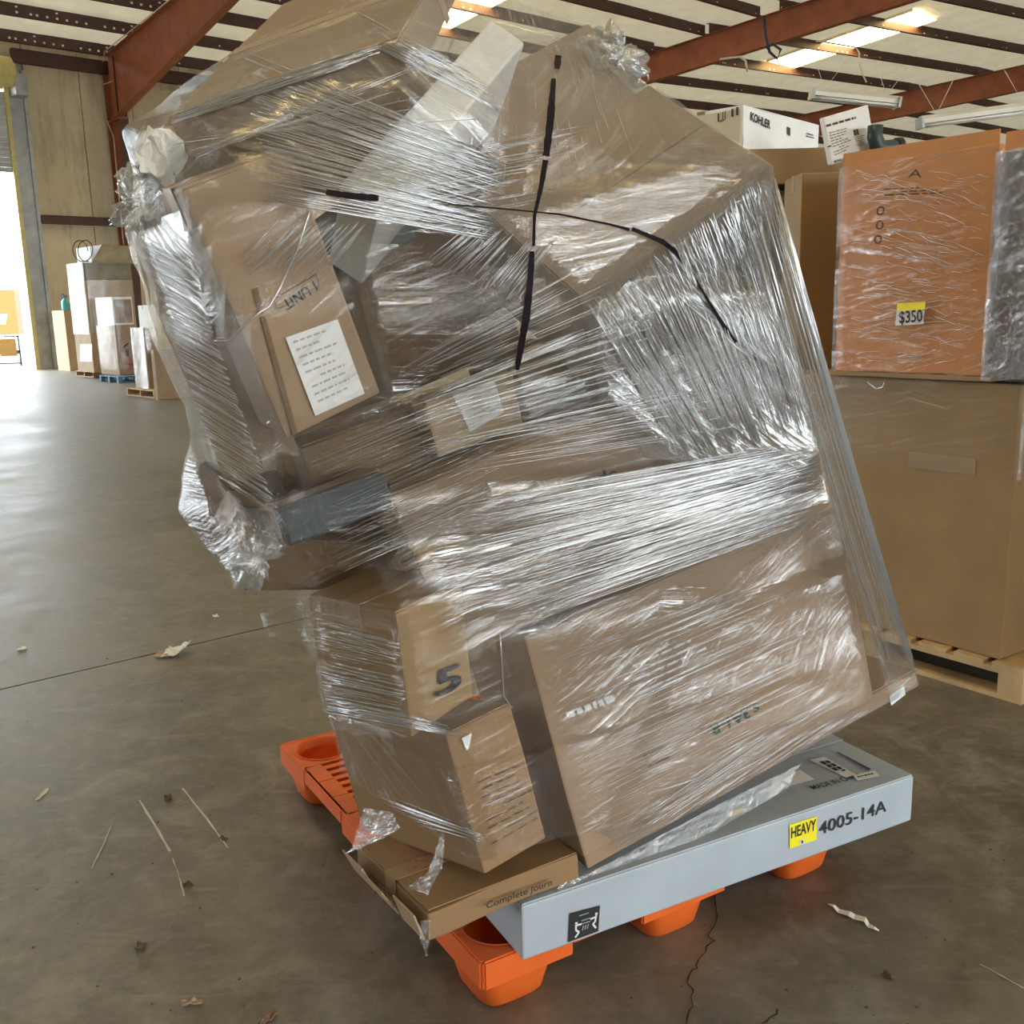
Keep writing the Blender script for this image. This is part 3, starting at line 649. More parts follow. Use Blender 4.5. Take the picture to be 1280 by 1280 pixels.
# next pallet
pD = on_z(193, 498)
pallet((pD).to_tuple(), AZR, 1.2, solve_len(pD, AZL, 159), 'weathered wooden pallet under the white wrapped carton beside the leaning load', h=.15)
(ob, fc), pD2, dD = corner_box('wrapped_carton', 187, 486, 171, 200, 410, M_card, 'film wrapped carton on the weathered pallet behind the leaning load', z0=.155, seed=8)
film_sleeve(ob, -.01, dD[0] + .01, -.01, dD[1] + .01, 0, dD[2] + .01, M_filmw, 8)
ob, fc = carton('white_carton', ((pD2 + WA * .1 + Vector((0, 0, dD[2] + .006))).to_tuple(), yawR(AZR), (dD[0] * .8, dD[1] * .7, .42)), M_white, 'small white carton on top of the film wrapped carton beside the load', seed=9)
(ob, fc), pE, dE = corner_box('brown_carton', 198, 500, 194, 240, 438, M_card, 'brown carton on the floor half hidden behind the leaning load', seed=10)

# ================================================================== THROUGH THE DOORWAY
pX = on_z(20, 452, -.02)
ob, fc = carton('yard_carton', ((on_y(4, 428, 40).x - 1.2, 40, 1.0), yawR(75), (1.7, 1.1, 1.75)), plain('sunlit orange carton', (.13, .055, .012), .8), 'orange brown carton with white label seen outside through the doorway', seed=11)
fc['F'].quad([(0, 393), (9, 393), (7, 405), (0, 405)], M_paper)
qx = on_z(10, 458, -.02)
cart = empty('yard_cart', Matrix.Translation(qx), label='black cart with yellow panel standing outside the doorway', cat='cart')
for x in (-.75, .45): box_ob('post', x, x + .05, -.03, .03, .0, 1.05, M_ink, cart)
for z in (.08, .5, 1.0): box_ob('rail', -.75, .5, -.03, .03, z, z + .05, M_ink, cart)
box_ob('panel', -.2, .4, -.05, -.03, .35, .95, plain('orange yellow panel', (.16, .075, .004), .6), cart); box_ob('deck', -.75, .5, .03, .9, .42, .5, M_galv, cart)
ph = on_y(9, 300, 44)
bm = bmesh.new(); bx(bm, -.16, .16, -.1, .1, -1.4, 1.4); bx(bm, -.3, .5, -.2, .2, -1.5, -1.1); fin('yard_pole', bm, M_galv, None, Matrix.Translation(ph), label='grey post with bracket outside high in the doorway', cat='post')
bm = bmesh.new(); bx(bm, -7, -.5, 0, 2.6, 1.1, 4.2); bx(bm, -6.5, -1, .3, 2.3, .5, 1.1); tr_ = fin('trailer', bm, M_white, None, Matrix.Translation((on_z(0, 445).x - .5, 46, 0)), label='white trailer parked outside beyond the doorway', cat='trailer')

# ================================================================== RIGHT STACK
Q = Vector((1.855, 3.633, 0)); RAZ = 144.3
uR_, vR_ = azdir(RAZ), azdir(RAZ - 90)
def rp(s, t, z=0): return Q + uR_ * s + vR_ * t + Vector((0, 0, z))
r = empty('wooden_pallet', frameM(rp(-1.25, -.035), yawR(RAZ)), label='pine pallet under the large brown carton right of the leaning load', cat='pallet')
for y in (0, .52, 1.0):
    box_ob('bottom_board', 0, 1.36, y, y + .1, 0, .018, M_wood, r); box_ob('stringer_board', 0, 1.36, y, y + .1, .1, .12, M_wood, r)
    for x in (0, .63, 1.265): box_ob('block', x, x + .095, y, y + .1, .018, .1, M_wood, r)
for i in range(9): box_ob('deck_board', i * .1545, i * .1545 + .12, 0, 1.1, .12, .138, M_wood, r)
low, fl = carton('bulk_carton', (rp(-1.25, 0, .14), yawR(RAZ), (1.25, 1.05, 1.045)), M_cardm, 'large plain olive brown bulk carton standing on the pine pallet', seed=12, amp=.008, cuts=10)
film_sleeve(low, -.012, 1.262, -.012, 1.062, .70, 1.055, M_film2, 12, .012)
bm = bmesh.new(); bx(bm, .82, 1.1, -.0035, -.0005, .70, .76); fin('tape', bm, M_tape, low)
upn = (.68, .95, .80)
upo = rp(-.80, .0, 1.215)
up, fu = carton('wrapped_carton', (upo, yawR(RAZ), (.655, .95, .825)), M_card3, 'orange brown film wrapped carton with a yellow price tag', seed=13, amp=.007, cuts=10, flaps=False)
box_ob('rim_flap', 0.0, .655, .0, .006, .815, .875, M_card3, up); box_ob('rim_flap', 0.0, .006, .0, .95, .80, .86, M_card4, up); box_ob('rim_flap', 0.02, .655, .944, .95, .80, .85, M_card3, up)
film_sleeve(up, -.010, .663, -.008, .96, -.01, .82, film_mat('wrinkled film on carton', .03, .85, sx=4, sy=42, rough=.14, ang=.12, kind='Object', bump=1., edge=.06, plane='box', crinkle=.3), 13, .018)
f2 = Face(up, up.matrix_world.copy(), upo - vR_ * .0255, -vR_)
bm = bmesh.new(); bx(bm, -.02, .70, -.03, 1.0, -.028, -.012); fin('carton_lid', bm, M_cardm, low, Matrix.Translation((.45, 0, 1.085)))
f2.quad([(1122, 379), (1157, 377), (1154, 405), (1119, 407)], M_paper, 'price_tag'); f2.quad([(1122, 379), (1157, 377), (1156, 387), (1120.5, 389)], M_yel, 'tag_header', .0017)
f2.text((1124, 404), (1153, 401.5), '$350', M_ink, .055, .02, off=.004)
fcu = Face(up, up.matrix_world.copy(), upo - vR_ * .004, -vR_)
for (cx, cy) in ((1100, 265), (1099, 283), (1097, 301)):
    f2.text((cx - 5, cy + 4), (cx + 5, cy + 4), 'o', M_inkb, None, .0, name='printed_symbol', off=-.005)
f2.text((1135, 222), (1152, 222), 'A', M_inkb, .03, 0, 'printed_symbol', off=-.005); f2.lines([(1105, 235), (1180, 232), (1180, 243), (1105, 246)], 3, M_inkb, seed=4, off=-.004)
_sv = []; _sf = []
for i in range(230):
    u0 = 1062 + 175 * random.random() ** .8; v0 = random.uniform(212, 455); l_ = random.uniform(8, 42); sl = random.gauss(.12, .16) + (v0 - 330) * -.0008; q_ = [up.matrix_world.inverted() @ f2.at(u0 + l_ * f, v0 + l_ * sl * f + 2.2 * math.sin(f * 3) * random.uniform(-1, 1), .003) for f in (0, .33, .66, 1)]
    if q_[-1].x > .65: continue
    v_, f_ = tube_data(q_, random.uniform(.0007, .0022), 3); b_ = len(_sv); _sv += v_; _sf += [tuple(x + b_ for x in y) for y in f_]
pyd('film_wrinkle', _sv, _sf, M_strand, up, None, True, kind='stuff')
# loose film tail under the wrapped carton
tube('film_strand', [up.matrix_world.inverted() @ f2.at(u, v, .01) for u, v in ((1085, 478), (1095, 486), (1103, 484), (1105, 478))], .0025, M_cord, up)
# wrapped goods at the right edge
rgo = rp(-.105, -.03, 1.205)
rg, fr_ = carton('wrapped_carton', (rgo, yawR(RAZ), (.45, .9, .80)), plain('dark goods under film', (.10, .075, .055), .5, 0, .4, 5), 'dark film wrapped goods at the right edge beside the priced carton', seed=14, flaps=False, amp=.012)
box_ob('rim_flap', 0.0, .45, .0, .006, .80, .865, M_card3, rg)
film_sleeve(rg, -.02, .46, -.02, .9, 0, .8, film_mat('silvery bunched film', .05, .9, sx=10, sy=34, rough=.15, ang=.5, kind='Object', bump=1., edge=.1, plane='box', crinkle=.5), 14, .03)
bm = bmesh.new(); bx(bm, 0, .9, 0, .9, 0, 1.05); 
lw2, _ = carton('bulk_carton', (rp(.15, .30, 0.0), yawR(RAZ), (.8, .75, 1.19)), M_card4, 'dark brown bulk carton at the right edge under the silvery wrapped goods', seed=15, flaps=False)
# cartons behind
def behind(name, u0, u1, v0, v1, y, mat, label, depth=.5, z0=None, yaw=RAZ - 54, **k):
    """carton whose camera-side face spans the pixel columns u0..u1 and rows v0 (top)..v1 at distance y"""
    a = on_y(u0, v1, y); b = on_y(u1, v0, y)
    return carton(name, ((a.x, y, a.z), yawR(90), (b.x - a.x, depth, b.z - a.z)), mat, label, **k)
bk, fb = behind('kraft_carton', 905, 1066, px(Vector((1.3, 5.30, 2.272)))[1], 232, 5.30, M_cardm, 'flat kraft carton under the white branded carton behind the leaning load', .9, seed=16)
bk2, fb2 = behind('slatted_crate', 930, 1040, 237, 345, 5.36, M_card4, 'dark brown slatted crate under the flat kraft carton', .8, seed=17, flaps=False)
for u0, u1 in ((972, 977), (988, 993), (1003, 1008)):
    a = bk2.matrix_world.inverted() @ on_y(u0, 342, 5.355); b = bk2.matrix_world.inverted() @ on_y(u1, 258, 5.355); box_ob('slat', a.x, b.x, -.012, -.003, a.z, b.z, M_cardm, bk2)
for v0, v1 in ((244, 251), (288, 294)):
    a = bk2.matrix_world.inverted() @ on_y(932, v1, 5.355); b = bk2.matrix_world.inverted() @ on_y(1013, v0, 5.355); box_ob('slat', a.x, b.x, -.018, -.0125, a.z, b.z, M_cardm, bk2)
p_ = on_y(940, 345, 5.40)
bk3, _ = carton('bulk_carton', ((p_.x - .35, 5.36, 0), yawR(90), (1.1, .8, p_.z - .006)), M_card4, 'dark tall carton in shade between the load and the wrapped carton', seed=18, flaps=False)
a_ = on_y(1003, 216, 4.78); b_ = on_y(1070, 216, 4.78)
bk4, _ = carton('bulk_carton', ((a_.x, 4.78, 0), yawR(90), (b_.x - a_.x, .3, a_.z)), M_cardm, 'tall olive brown carton squeezed behind the left edge of the priced carton', seed=19, cuts=8)
K = carton('branded_carton', ((1.232, 5.405, 2.281), yawR(42), (.87, .5, .212)), M_white, 'white branded carton with black lettering on top of the rear stack', seed=20, amp=.004)
bpy.context.view_layer.update()
mk = K[0].matrix_world.copy(); kx = mk.to_3x3().col[0]; ky = mk.to_3x3().col[1]
fK = Face(K[0], mk, mk.translation - ky * .003, -ky); fKL = Face(K[0], mk, mk.translation - kx * .003, -kx)

fK.text((938, 150), (963, 161), 'KOHLER', M_ink, None, .03)
fK.lines([(983, 193), (1003, 196), (1003, 202), (983, 200)], 2, M_ink, seed=3); fK.lines([(1008, 165), (1020, 169), (1020, 175), (1008, 172)], 2, M_ink, seed=9)
fK.quad([(929, 166), (965, 178), (965, 194), (929, 186)], M_paper, 'label'); fK.quad([(984, 158), (988, 160), (988, 170), (984, 168)], M_inkb, 'printed_symbol')
KM = K[0]; Kd = (.87, .5, .212)
box_ob('end_panel', -.0035, -.0025, .02, .48, .015, .197, M_cream, KM)  # shade on the left face, painted as a thin cream sheet
for u, w in ((897, 2), (903, 1), (906, 1), (914, 3), (920, 3)):
    fKL.quad([(u, 152 - (u - 897) * .35), (u + w, 152 - (u - 897) * .35), (u + w, 142 - (u - 897) * .35), (u, 142 - (u - 897) * .35)], M_inkb, 'printed_symbol', .003)
fKL.lines([(896, 151), (906, 148), (906, 152), (896, 155)], 1, M_inkb, seed=2, off=.004)
bx0 = on_y(1040, 206, 4.95)
cp = ((bx0.x, bx0.y, bx0.z), [[.96, -.12, -.25], [.10, .99, -.09], [.26, .06, .96]], (.222, .05, .216))
Rm = Matrix(cp[1]).to_quaternion().to_matrix(); cp = (cp[0], [list(q) for q in Rm], cp[2])
cd, fcd = carton('printed_carton', cp, M_white, 'tilted white printed carton leaning between the branded carton and the priced carton', seed=21, flaps=False, amp=.0015)
g = fcd['F']
g.lines([(1032, 155), (1074, 143), (1076, 149), (1034, 161)], 1, M_inkb, seed=5, words=7); g.lines([(1036, 165), (1060, 159), (1068, 185), (1044, 196)], 9, M_inkb, seed=6, fill=.3)
g.lines([(1066, 161), (1076, 158), (1078, 166), (1068, 169)], 1, M_ink, seed=7, fill=.9, words=5); g.lines([(1068, 171), (1081, 168), (1085, 181), (1072, 184)], 6, M_inkb, seed=8, fill=.3)
g.text((1043, 203.5), (1058, 200), 'KOHLER', M_ink, None, .03); g.quad([(1034, 183), (1039, 181.5), (1039.5, 183), (1034.5, 184.5)], M_ink, 'printed_symbol')
gp = on_y(1105, 185, 4.9)
elb = tube('elbow_fitting', [gp + Vector(q) for q in ((-.045, 0, .10), (-.045, 0, .05), (-.03, 0, .012), (.0, 0, -.002), (.05, .01, .006), (.085, .02, .012))], [.035, .036, .038, .037, .034, .03], plain('dark green plastic', (.035, .06, .055), .4), None, 12)
setp(elb, 'dark green bent fitting lying behind the rim of the priced carton', 'fitting')
tube('collar', [gp + Vector(q) for q in ((.06, .012, .006), (.085, .02, .01))], .04, M_ink, elb, 12)
prop = carton('kraft_carton', ((gp.x - .04, 4.80, gp.z - .5), yawR(88), (.40, .3, .46)), M_card4, 'kraft carton under the dark green fitting behind the priced carton', seed=22, flaps=False)
# ================================================================== THE LEANING LOAD
# ---- orange plastic pallet
PN = on_z(603, 1203, .150); PN.z = 0; PU, PV = azdir(60), azdir(-32)
PM = Matrix(((PU.x, PV.x, 0, PN.x), (PU.y, PV.y, 0, PN.y), (0, 0, 1, 0), (0, 0, 0, 1)))
PL, PW, PH = 1.11, 1.31, .149
pal = empty('plastic_pallet', PM, label='orange plastic pallet with round leg cups under the leaning load', cat='pallet')
cups = [(x, y) for x in (.102, PL / 2, PL - .102) for y in (.105, PW / 2, PW - .105)]
CR = .084
def ring_plate(bm, cx, cy, hx, hy, r, z0, z1, n=32):
    """square plate with a round hole"""
    rings = []
    for z in (z0, z1):
        inner = []; outer = []
        for k in range(n):
            a = 2 * math.pi * k / n; c, s = math.cos(a), math.sin(a); m = max(abs(c) / hx, abs(s) / hy)
            inner.append(bm.verts.new((cx + r * c, cy + r * s, z))); outer.append(bm.verts.new((cx + c / m, cy + s / m, z)))
        rings.append((inner, outer))
    for k in range(n):
        j = (k + 1) % n
        for (i0, o0) in rings: bm.faces.new((i0[k], i0[j], o0[j], o0[k]))
        bm.faces.new((rings[0][1][k], rings[0][1][j], rings[1][1][j], rings[1][1][k])); bm.faces.new((rings[0][0][k], rings[0][0][j], rings[1][0][j], rings[1][0][k]))
for (cx, cy) in cups:
    bm = bmesh.new(); ring_plate(bm, cx, cy, .100, .104, CR, PH - .024, PH); fin('cup_plate', bm, M_orange, pal)
    bm = bmesh.new(); lathe(bm, [(CR + .006, PH + .002), (CR, PH + .002), (CR - .004, PH - .03), (CR - .020, .014), (0, .012)], 28, cx, cy)
    rg_ = []
    for hw, z in ((.099, PH - .03), (.098, .095), (.092, .06), (.080, .010), (.072, .0)):
        rg_.append([bm.verts.new((cx + hw * math.copysign(abs(math.cos(q)) ** .5, math.cos(q)), cy + hw * 1.03 * math.copysign(abs(math.sin(q)) ** .5, math.sin(q)), z)) for q in [2 * math.pi * k / 32 for k in range(32)]])
    for a_, b_ in zip(rg_, rg_[1:]):
        for k in range(32): bm.faces.new((a_[k], a_[(k + 1) % 32], b_[(k + 1) % 32], b_[k]))
    bm.faces.new(rg_[-1]); fin('leg', bm, M_orange, pal, None, True)
# slatted deck between the cups
for x0, x1 in ((.0, .204), (PL / 2 - .102, PL / 2 + .102), (PL - .204, PL)):
    for y0, y1 in ((.212, PW / 2 - .107), (PW / 2 + .107, PW - .212)):
        n = 8
        for i in range(n):
            s = (y1 - y0) / n; box_ob('deck_slat', x0 + .055, x1 - .055, y0 + i * s + .004, y0 + (i + .62) * s, PH - .03, PH, M_orange, pal)
        for xa in (x0, x1 - .055): 
            for i in range(3):
                s = (y1 - y0) / 3; box_ob('deck_tile', xa, xa + .055, y0 + i * s + .0015, y0 + (i + 1) * s - .0015, PH - .03, PH + .001, M_orange, pal)
for y0, y1 in ((0, .21), (PW / 2 - .105, PW / 2 + .105), (PW - .21, PW)):
    for x0, x1 in ((.205, PL / 2 - .102), (PL / 2 + .102, PL - .205)):
        n = 8
        for i in range(n):
            s = (x1 - x0) / n; box_ob('deck_slat', x0 + i * s + .003, x0 + (i + .7) * s, y0 + .02, y1 - .02, PH - .03, PH, M_orange, pal)
def skirt(pts, name='side_skirt'):
    bm = bmesh.new(); hexa(bm, pts); bmesh.ops.bevel(bm, geom=list(bm.edges), offset=.004, segments=2, affect='EDGES'); fin(name, bm, M_orange, pal)
def skirt_run(along, L, fixed, th):
    segs = [(0, .23, .082), (.23, L / 2 - .13, .108), (L / 2 - .13, L / 2 + .13, .082), (L / 2 + .13, L - .23, .108), (L - .23, L, .082)]
    for a, b, z in segs:
        p = []
        for s in (a, b):
            for f in (fixed, fixed + th):
                for zz in (z, PH + .001): p.append((s, f, zz) if along == 'x' else (f, s, zz))
        skirt(p)
skirt_run('x', PL, -.006, .016); skirt_run('x', PL, PW - .01, .016); skirt_run('y', PW, -.006, .016); skirt_run('y', PW, PL - .01, .016)
# ---- cartons
P = POSE
def load(key, name, mat, label, **k): return carton(name, P[key], mat, label, **k)
grey, fg = load('grey', 'long_carton', M_greybox, 'long flat grey carton lying on the orange pallet under the load', seed=31, amp=.0012, cuts=12, tapemat=M_greybox)
G = fg['F']; T = fg['T']
G.quad([(987, 1031), (1021, 1020.5), (1021, 1049.5), (987, 1061)], M_yel, 'warning_label', .0016); G.text((989, 1048), (1020, 1037), 'HEAVY', M_ink, .030, .02, off=.0032)
G.quad([(1000, 1050.5), (1006, 1048.5), (1006, 1054), (1000, 1056)], M_paper, 'label_symbol', .0026); G.quad([(1002, 1051), (1004, 1050.3), (1004, 1054), (1002, 1054.6)], M_ink, 'label_symbol', .0036)
G.text((1024, 1044), (1108, 1014), '4005-14A', M_ink, .034, .006, off=.002)
G.quad([(712, 1142), (750, 1132), (748, 1164), (710, 1178)], M_ink, 'handling_label', .0012)
def stick(bm_pts, w, nm='label_symbol', m=M_paper):
    vs = []; fs = []
    for (a, b) in bm_pts:
        A_, B_ = grey.matrix_world.inverted() @ G.at(*a, .0032), grey.matrix_world.inverted() @ G.at(*b, .0032); d = (B_ - A_).normalized(); n = Vector((-d.z, 0, d.x)) * w; i = len(vs)
        vs += [A_ + n, B_ + n, B_ - n, A_ - n]; fs.append((i, i + 1, i + 2, i + 3))
    pyd(nm, vs, fs, m, grey)
stick([((719, 1154), (722, 1154)), ((720, 1156), (720, 1163)), ((720, 1157), (727, 1155)), ((720, 1163), (724, 1165)), ((724, 1165), (719, 1172)), ((744, 1142), (747, 1142)), ((745.5, 1143), (744, 1152)), ((745, 1146), (738, 1149)), ((744, 1152), (741, 1155)), ((741, 1155), (745, 1160))], .0022)
stick([((727, 1151), (738, 1147.5)), ((727, 1155), (738, 1151.5)), ((728, 1163), (729.5, 1157)), ((731, 1162), (732.5, 1156)), ((734, 1161), (735.5, 1155)), ((724, 1145), (736, 1141))], .0012, 'label_symbol', plain('grey label print', (.35, .35, .35)))
T.text((1018, 987), (1081, 970), 'MADE IN CHINA', M_ink, .022, .008, off=.002)
T.quad([(1030, 946), (1070, 968), (1058, 972), (1012, 950)], M_paper, 'shipping_label', .003); T.lines([(1036, 950), (1062, 964), (1052, 968), (1024, 952)], 2, M_ink, seed=5, off=.006, fill=.8, words=5)
T.quad([(1045, 940), (1048, 940), (1089, 961), (1086, 963)], M_inkp, 'label_border', .004)
T.quad([(1066, 969), (1093, 963), (1100, 970), (1072, 976)], M_paper, 'label', .0055); T.lines([(1070, 970), (1092, 965), (1095, 968), (1074, 973)], 1, M_inkb, seed=6, off=.008)
T.quad([(946, 992), (1000, 962), (1018, 974), (962, 990)], M_paper, 'label', .003); T.quad([(976, 977), (980, 976), (987, 981), (983, 982)], M_ink, 'label_symbol', .006)
T.quad([(910, 1017), (927, 1009), (932, 1013), (914, 1022)], M_yel, 'warning_label', .003)
flat, ff = load('flat', 'flat_carton', M_card6, 'low torn kraft carton with printed words sticking out at the lower left', seed=32, amp=.006, cuts=9)
ff['F'].text((608, 1136), (690, 1106), 'Complete Journ', M_ink, .019, .014, off=.011)
ff['L'].lines([(446, 1078), (522, 1140), (524, 1162), (450, 1100)], 4, M_inkb, seed=8, off=.006, fill=.25, words=3); ff['T'].lines([(490, 1060), (560, 1055), (600, 1085), (520, 1090)], 4, M_inkr, seed=9, off=.006, fill=.2)
Fd = P['flat'][2]
for i, (a, b, h) in enumerate(((.0, .09, -.02), (.11, .2, -.035), (.22, .32, -.028))):   # torn end flaps
    bm = bmesh.new(); hexa(bm, [(x + (h if z > .03 else 0), y, z) for x in (-.012, -.008) for y in (a, b) for z in (.004, Fd[2] + .004)]); fin('torn_flap', bm, M_card5, flat)
tray, ft = load('tray', 'flat_carton', M_card, 'thin flat kraft carton tilting up to the right above the grey one', seed=33, amp=.003, cuts=10)
ft['F'].quad([(1112, 870), (1130, 857), (1132, 868), (1114, 882)], M_paper, 'label', .003); ft['F'].lines([(1114, 872), (1129, 861), (1130, 867), (1115, 879)], 3, plain('blue print', (.2, .3, .5)), seed=3, off=.005)
big, fb_ = load('big', 'large_carton', M_card, 'large kraft carton with upside down green lettering at the lower right of the load', seed=34, amp=.0025, cuts=10)
B = fb_['F']
B.text((936, 884), (886, 909), '3A1-R', M_inkg, .027, .03, off=.004); B.text((948, 878), (940, 882), 'S', M_inkg, .02, .01, off=.004); B.lines([(880, 912), (868, 918), (866, 912), (878, 906)], 1, M_inkg, seed=3, off=.004)
B.lines([(790, 830), (880, 790), (890, 830), (800, 872)], 5, M_paper, seed=11, off=.004, fill=.3); B.lines([(770, 880), (700, 905), (694, 890), (764, 862)], 1, M_paper, seed=12, off=.004)
B.lines([(870, 935), (760, 985), (752, 960), (862, 910)], 2, M_inkb, seed=15, off=.004, fill=.2)
tall, ft_ = load('tall', 'upright_carton', M_card6, 'upright kraft carton with a printed grid on its face at the lower middle', seed=35)
ft_['F'].lines([(597, 975), (664, 948), (684, 1022), (616, 1062)], 9, M_inkb, seed=13, off=.003, fill=.16, words=4)
ft_['F'].quad([(577, 923), (590, 916), (586, 936), (583, 938)], M_paper, 'sticker', .003)
mid, fm_ = load('mid', 'small_carton', M_cardm, 'brown carton with a black curved mark stacked on the upright carton', seed=36)
fm_['F'].text((545, 872), (578, 858), '5', M_ink, .05, .02, off=.006)
slant, fs_ = load('slant', 'wide_carton', M_card, 'wide slanting kraft carton across the middle of the load', seed=37, amp=.005, cuts=10)
fs_['F'].text((770, 588), (700, 612), 'speed', M_inkb, None, .01, off=.004); fs_['F'].lines([(500, 700), (640, 640), (650, 670), (520, 735)], 3, M_inkb, seed=14, off=.004, fill=.15)
parcel, fp_ = load('parcel', 'parcel', M_card5, 'small parcel with a silvery shipping label in the middle of the load', cat='parcel', seed=38)
fp_['F'].quad([(566, 494), (618, 475), (630, 515), (588, 540)], M_paper, 'shipping_label', .003); fp_['F'].lines([(572, 497), (616, 481), (624, 512), (590, 532)], 6, plain('grey print', (.4, .4, .4)), seed=15, off=.005, fill=.3)
fp_['F'].quad([(633, 470), (641, 467), (650, 524), (642, 528)], M_tape, 'tape', .003)
par2, fp2 = load('parcel2', 'parcel', M_card2, 'small parcel tight behind the labelled parcel in the middle of the load', cat='parcel', seed=39)
unit, fu_ = load('unit', 'upright_carton', M_card, 'tall leaning carton with a white sheet and upside down unit print', seed=40, amp=.0015)
U = fu_['F']
U.text((391, 351), (352, 377), '1 UNIT', M_ink, .017, .014, off=.0025)
bw = [((342, 374), (395, 343)), ((395, 343), (399, 357)), ((399, 357), (347, 387)), ((347, 387), (342, 374))]
for a, b in bw:
    dx, dy = b[0] - a[0], b[1] - a[1]; L_ = math.hypot(dx, dy); nx, ny = -dy / L_ * .5, dx / L_ * .5
    U.quad([(a[0] + nx, a[1] + ny), (b[0] + nx, b[1] + ny), (b[0] - nx, b[1] - ny), (a[0] - nx, a[1] - ny)], M_inkb, 'printed_frame', .0022)
U.quad([(357, 422), (422, 399), (456, 492), (394, 520)], M_paper, 'packing_sheet', .003); U.lines([(365, 425), (418, 406), (446, 486), (400, 508)], 9, plain('soft grey print', (.42, .42, .43)), seed=16, off=.005, fill=.25)
U.quad([(316, 362), (322, 359), (372, 541), (366, 545)], M_card4, 'folded_edge', .003)
wrap, fw_ = load('wrapped', 'wrapped_carton', M_card2, 'grey brown carton at the left edge of the load wrapped in bright film', seed=41, amp=.006)
fw_['F'].text((262, 400), (284, 388), 'BC', M_ink, .03, .02, off=.004)
slab, fsl = load('slab', 'flat_carton', M_card2, 'long flat carton lying slanted at the top left of the load', seed=42)
slim, fsm = load('slim', 'slim_carton', M_white, 'slim white carton standing diagonally at the top of the load', seed=43, flaps=False)
panel, fpn = load('panel', 'large_carton', M_card2, 'plain carton turned on its corner at the peak of the load', seed=44, amp=.004, tape=False)
ur, fur = load('ur', 'tilted_carton', M_card2, 'tilted carton under cloudy film at the upper right of the load', seed=45, tape=False)
dark, fdk = load('dark', 'dark_carton', M_char, 'charcoal carton end sticking out at the left middle of the load', seed=46)
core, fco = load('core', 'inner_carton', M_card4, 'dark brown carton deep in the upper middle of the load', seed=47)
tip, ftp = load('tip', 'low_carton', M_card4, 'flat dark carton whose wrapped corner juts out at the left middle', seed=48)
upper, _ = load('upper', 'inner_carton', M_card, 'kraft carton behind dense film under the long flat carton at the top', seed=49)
nook, _ = load('nook', 'inner_carton', M_card4, 'added dark stand-in for the shaded left face of the inner kraft carton', seed=54)  # added dark box painting in the darker left face of the carton beside it
gap, _ = load('gap', 'inner_carton', M_card4, 'added dark filler in the gap left of the labelled parcel', seed=50)  # added to darken the gap, where a pale rear carton showed through
# pale foam block and plastic goods in the film
fo = on_plane(200, 196, Vector(P['slab'][0]), Vector((.3, -.95, 0)))
bm = bmesh.new(); bmesh.ops.create_cube(bm, size=.072); bmesh.ops.subdivide_edges(bm, edges=list(bm.edges), cuts=5, use_grid_fill=True)
for v in bm.verts: v.co += noise.noise_vector(v.co * 28) * .016 + noise.noise_vector(v.co * 70) * .006; v.co.x *= .7
fin('foam_block', bm, M_foam, None, Matrix.Translation(fo) @ Matrix.Rotation(.5, 4, 'Y'), False, label='torn white foam block showing at the top left corner of the load', cat='foam')
gd = on_y(455, 290, 1.98)
bm = bmesh.new(); lathe(bm, [(0, -.05), (.075, -.05), (.085, .03), (.09, .05), (.05, .06), (0, .06)], 20, 0, 0, 1.15, .8); fin('plastic_tub', bm, M_teal, None, Matrix.Translation(gd) @ Matrix.Rotation(-.4, 4, 'Y'), True, label='grey blue plastic tub behind film in the upper middle of the load', cat='tub')
# rear cartons added to block light from behind, keeping the gaps dark
tR = np.array(P['tray'][1]); tO = np.array(P['tray'][0])
def rear(u, v, w, d, mat, label, seed):
    o = tO + tR @ np.array((u, v, w)); return carton('rear_blocker', (tuple(o), tR.tolist(), d), mat, label, seed=seed)
rear(.28, .46, .055, (.55, .40, .50), M_card4, 'added light-blocking carton at the back of the load behind the large kraft carton', 51)
rear(-.15, .56, .58, (.70, .36, .42), M_card4, 'added light-blocking carton at the back of the load behind the wide slanting carton', 52)
rear(-.36, .52, 1.06, (.50, .32, .40), M_card2, 'added light-blocking carton at the upper back of the load behind the inner carton', 53)

# ================================================================== STRETCH FILM
pts = []
inhull = [k for k in P if k not in ('grey', 'flat')]
edges3 = []
for k in inhull:
    o, R, d = (np.array(q) for q in P[k])
    C = {(i, j, l): o + R @ (d * np.array((i, j, l))) for i in (0, 1) for j in (0, 1) for l in (0, 1)}
    for a in C:
        for ax_ in range(3):
            if a[ax_] == 0: b = list(a); b[ax_] = 1; edges3.append((C[a], C[tuple(b)]))
for (u, v, w, d) in ((.28, .46, .055, (.55, .40, .50)), (-.15, .56, .58, (.70, .36, .42)), (-.36, .52, 1.06, (.50, .32, .40))):
    C = {(i, j, l): tO + tR @ (np.array((u, v, w)) + np.array(d) * np.array((i, j, l))) for i in (0, 1) for j in (0, 1) for l in (0, 1)}
    for a in C:
        for ax_ in range(3):
            if a[ax_] == 0: b = list(a); b[ax_] = 1; edges3.append((C[a], C[tuple(b)]))
def hull2(p):
    p = sorted(set((round(float(a), 5), round(float(b), 5)) for a, b in p))
    def half(q):
        h = []
        for c in q:
            while len(h) > 1 and (h[-1][0] - h[-2][0]) * (c[1] - h[-2][1]) - (h[-1][1] - h[-2][1]) * (c[0] - h[-2][0]) <= 0: h.pop()
            h.append(c)
        return h
    a = half(p); b = half(p[::-1]); return np.array(a[:-1] + b[:-1])
NZ, NA = 150, 300
ZS = np.linspace(.292, 2.09, NZ); TH = np.linspace(0, 2 * math.pi, NA, endpoint=False)
DX, DY = np.cos(TH), np.sin(TH)
Rr = np.zeros((NZ, NA)); CC = np.zeros((NZ, 2)); hulls = []
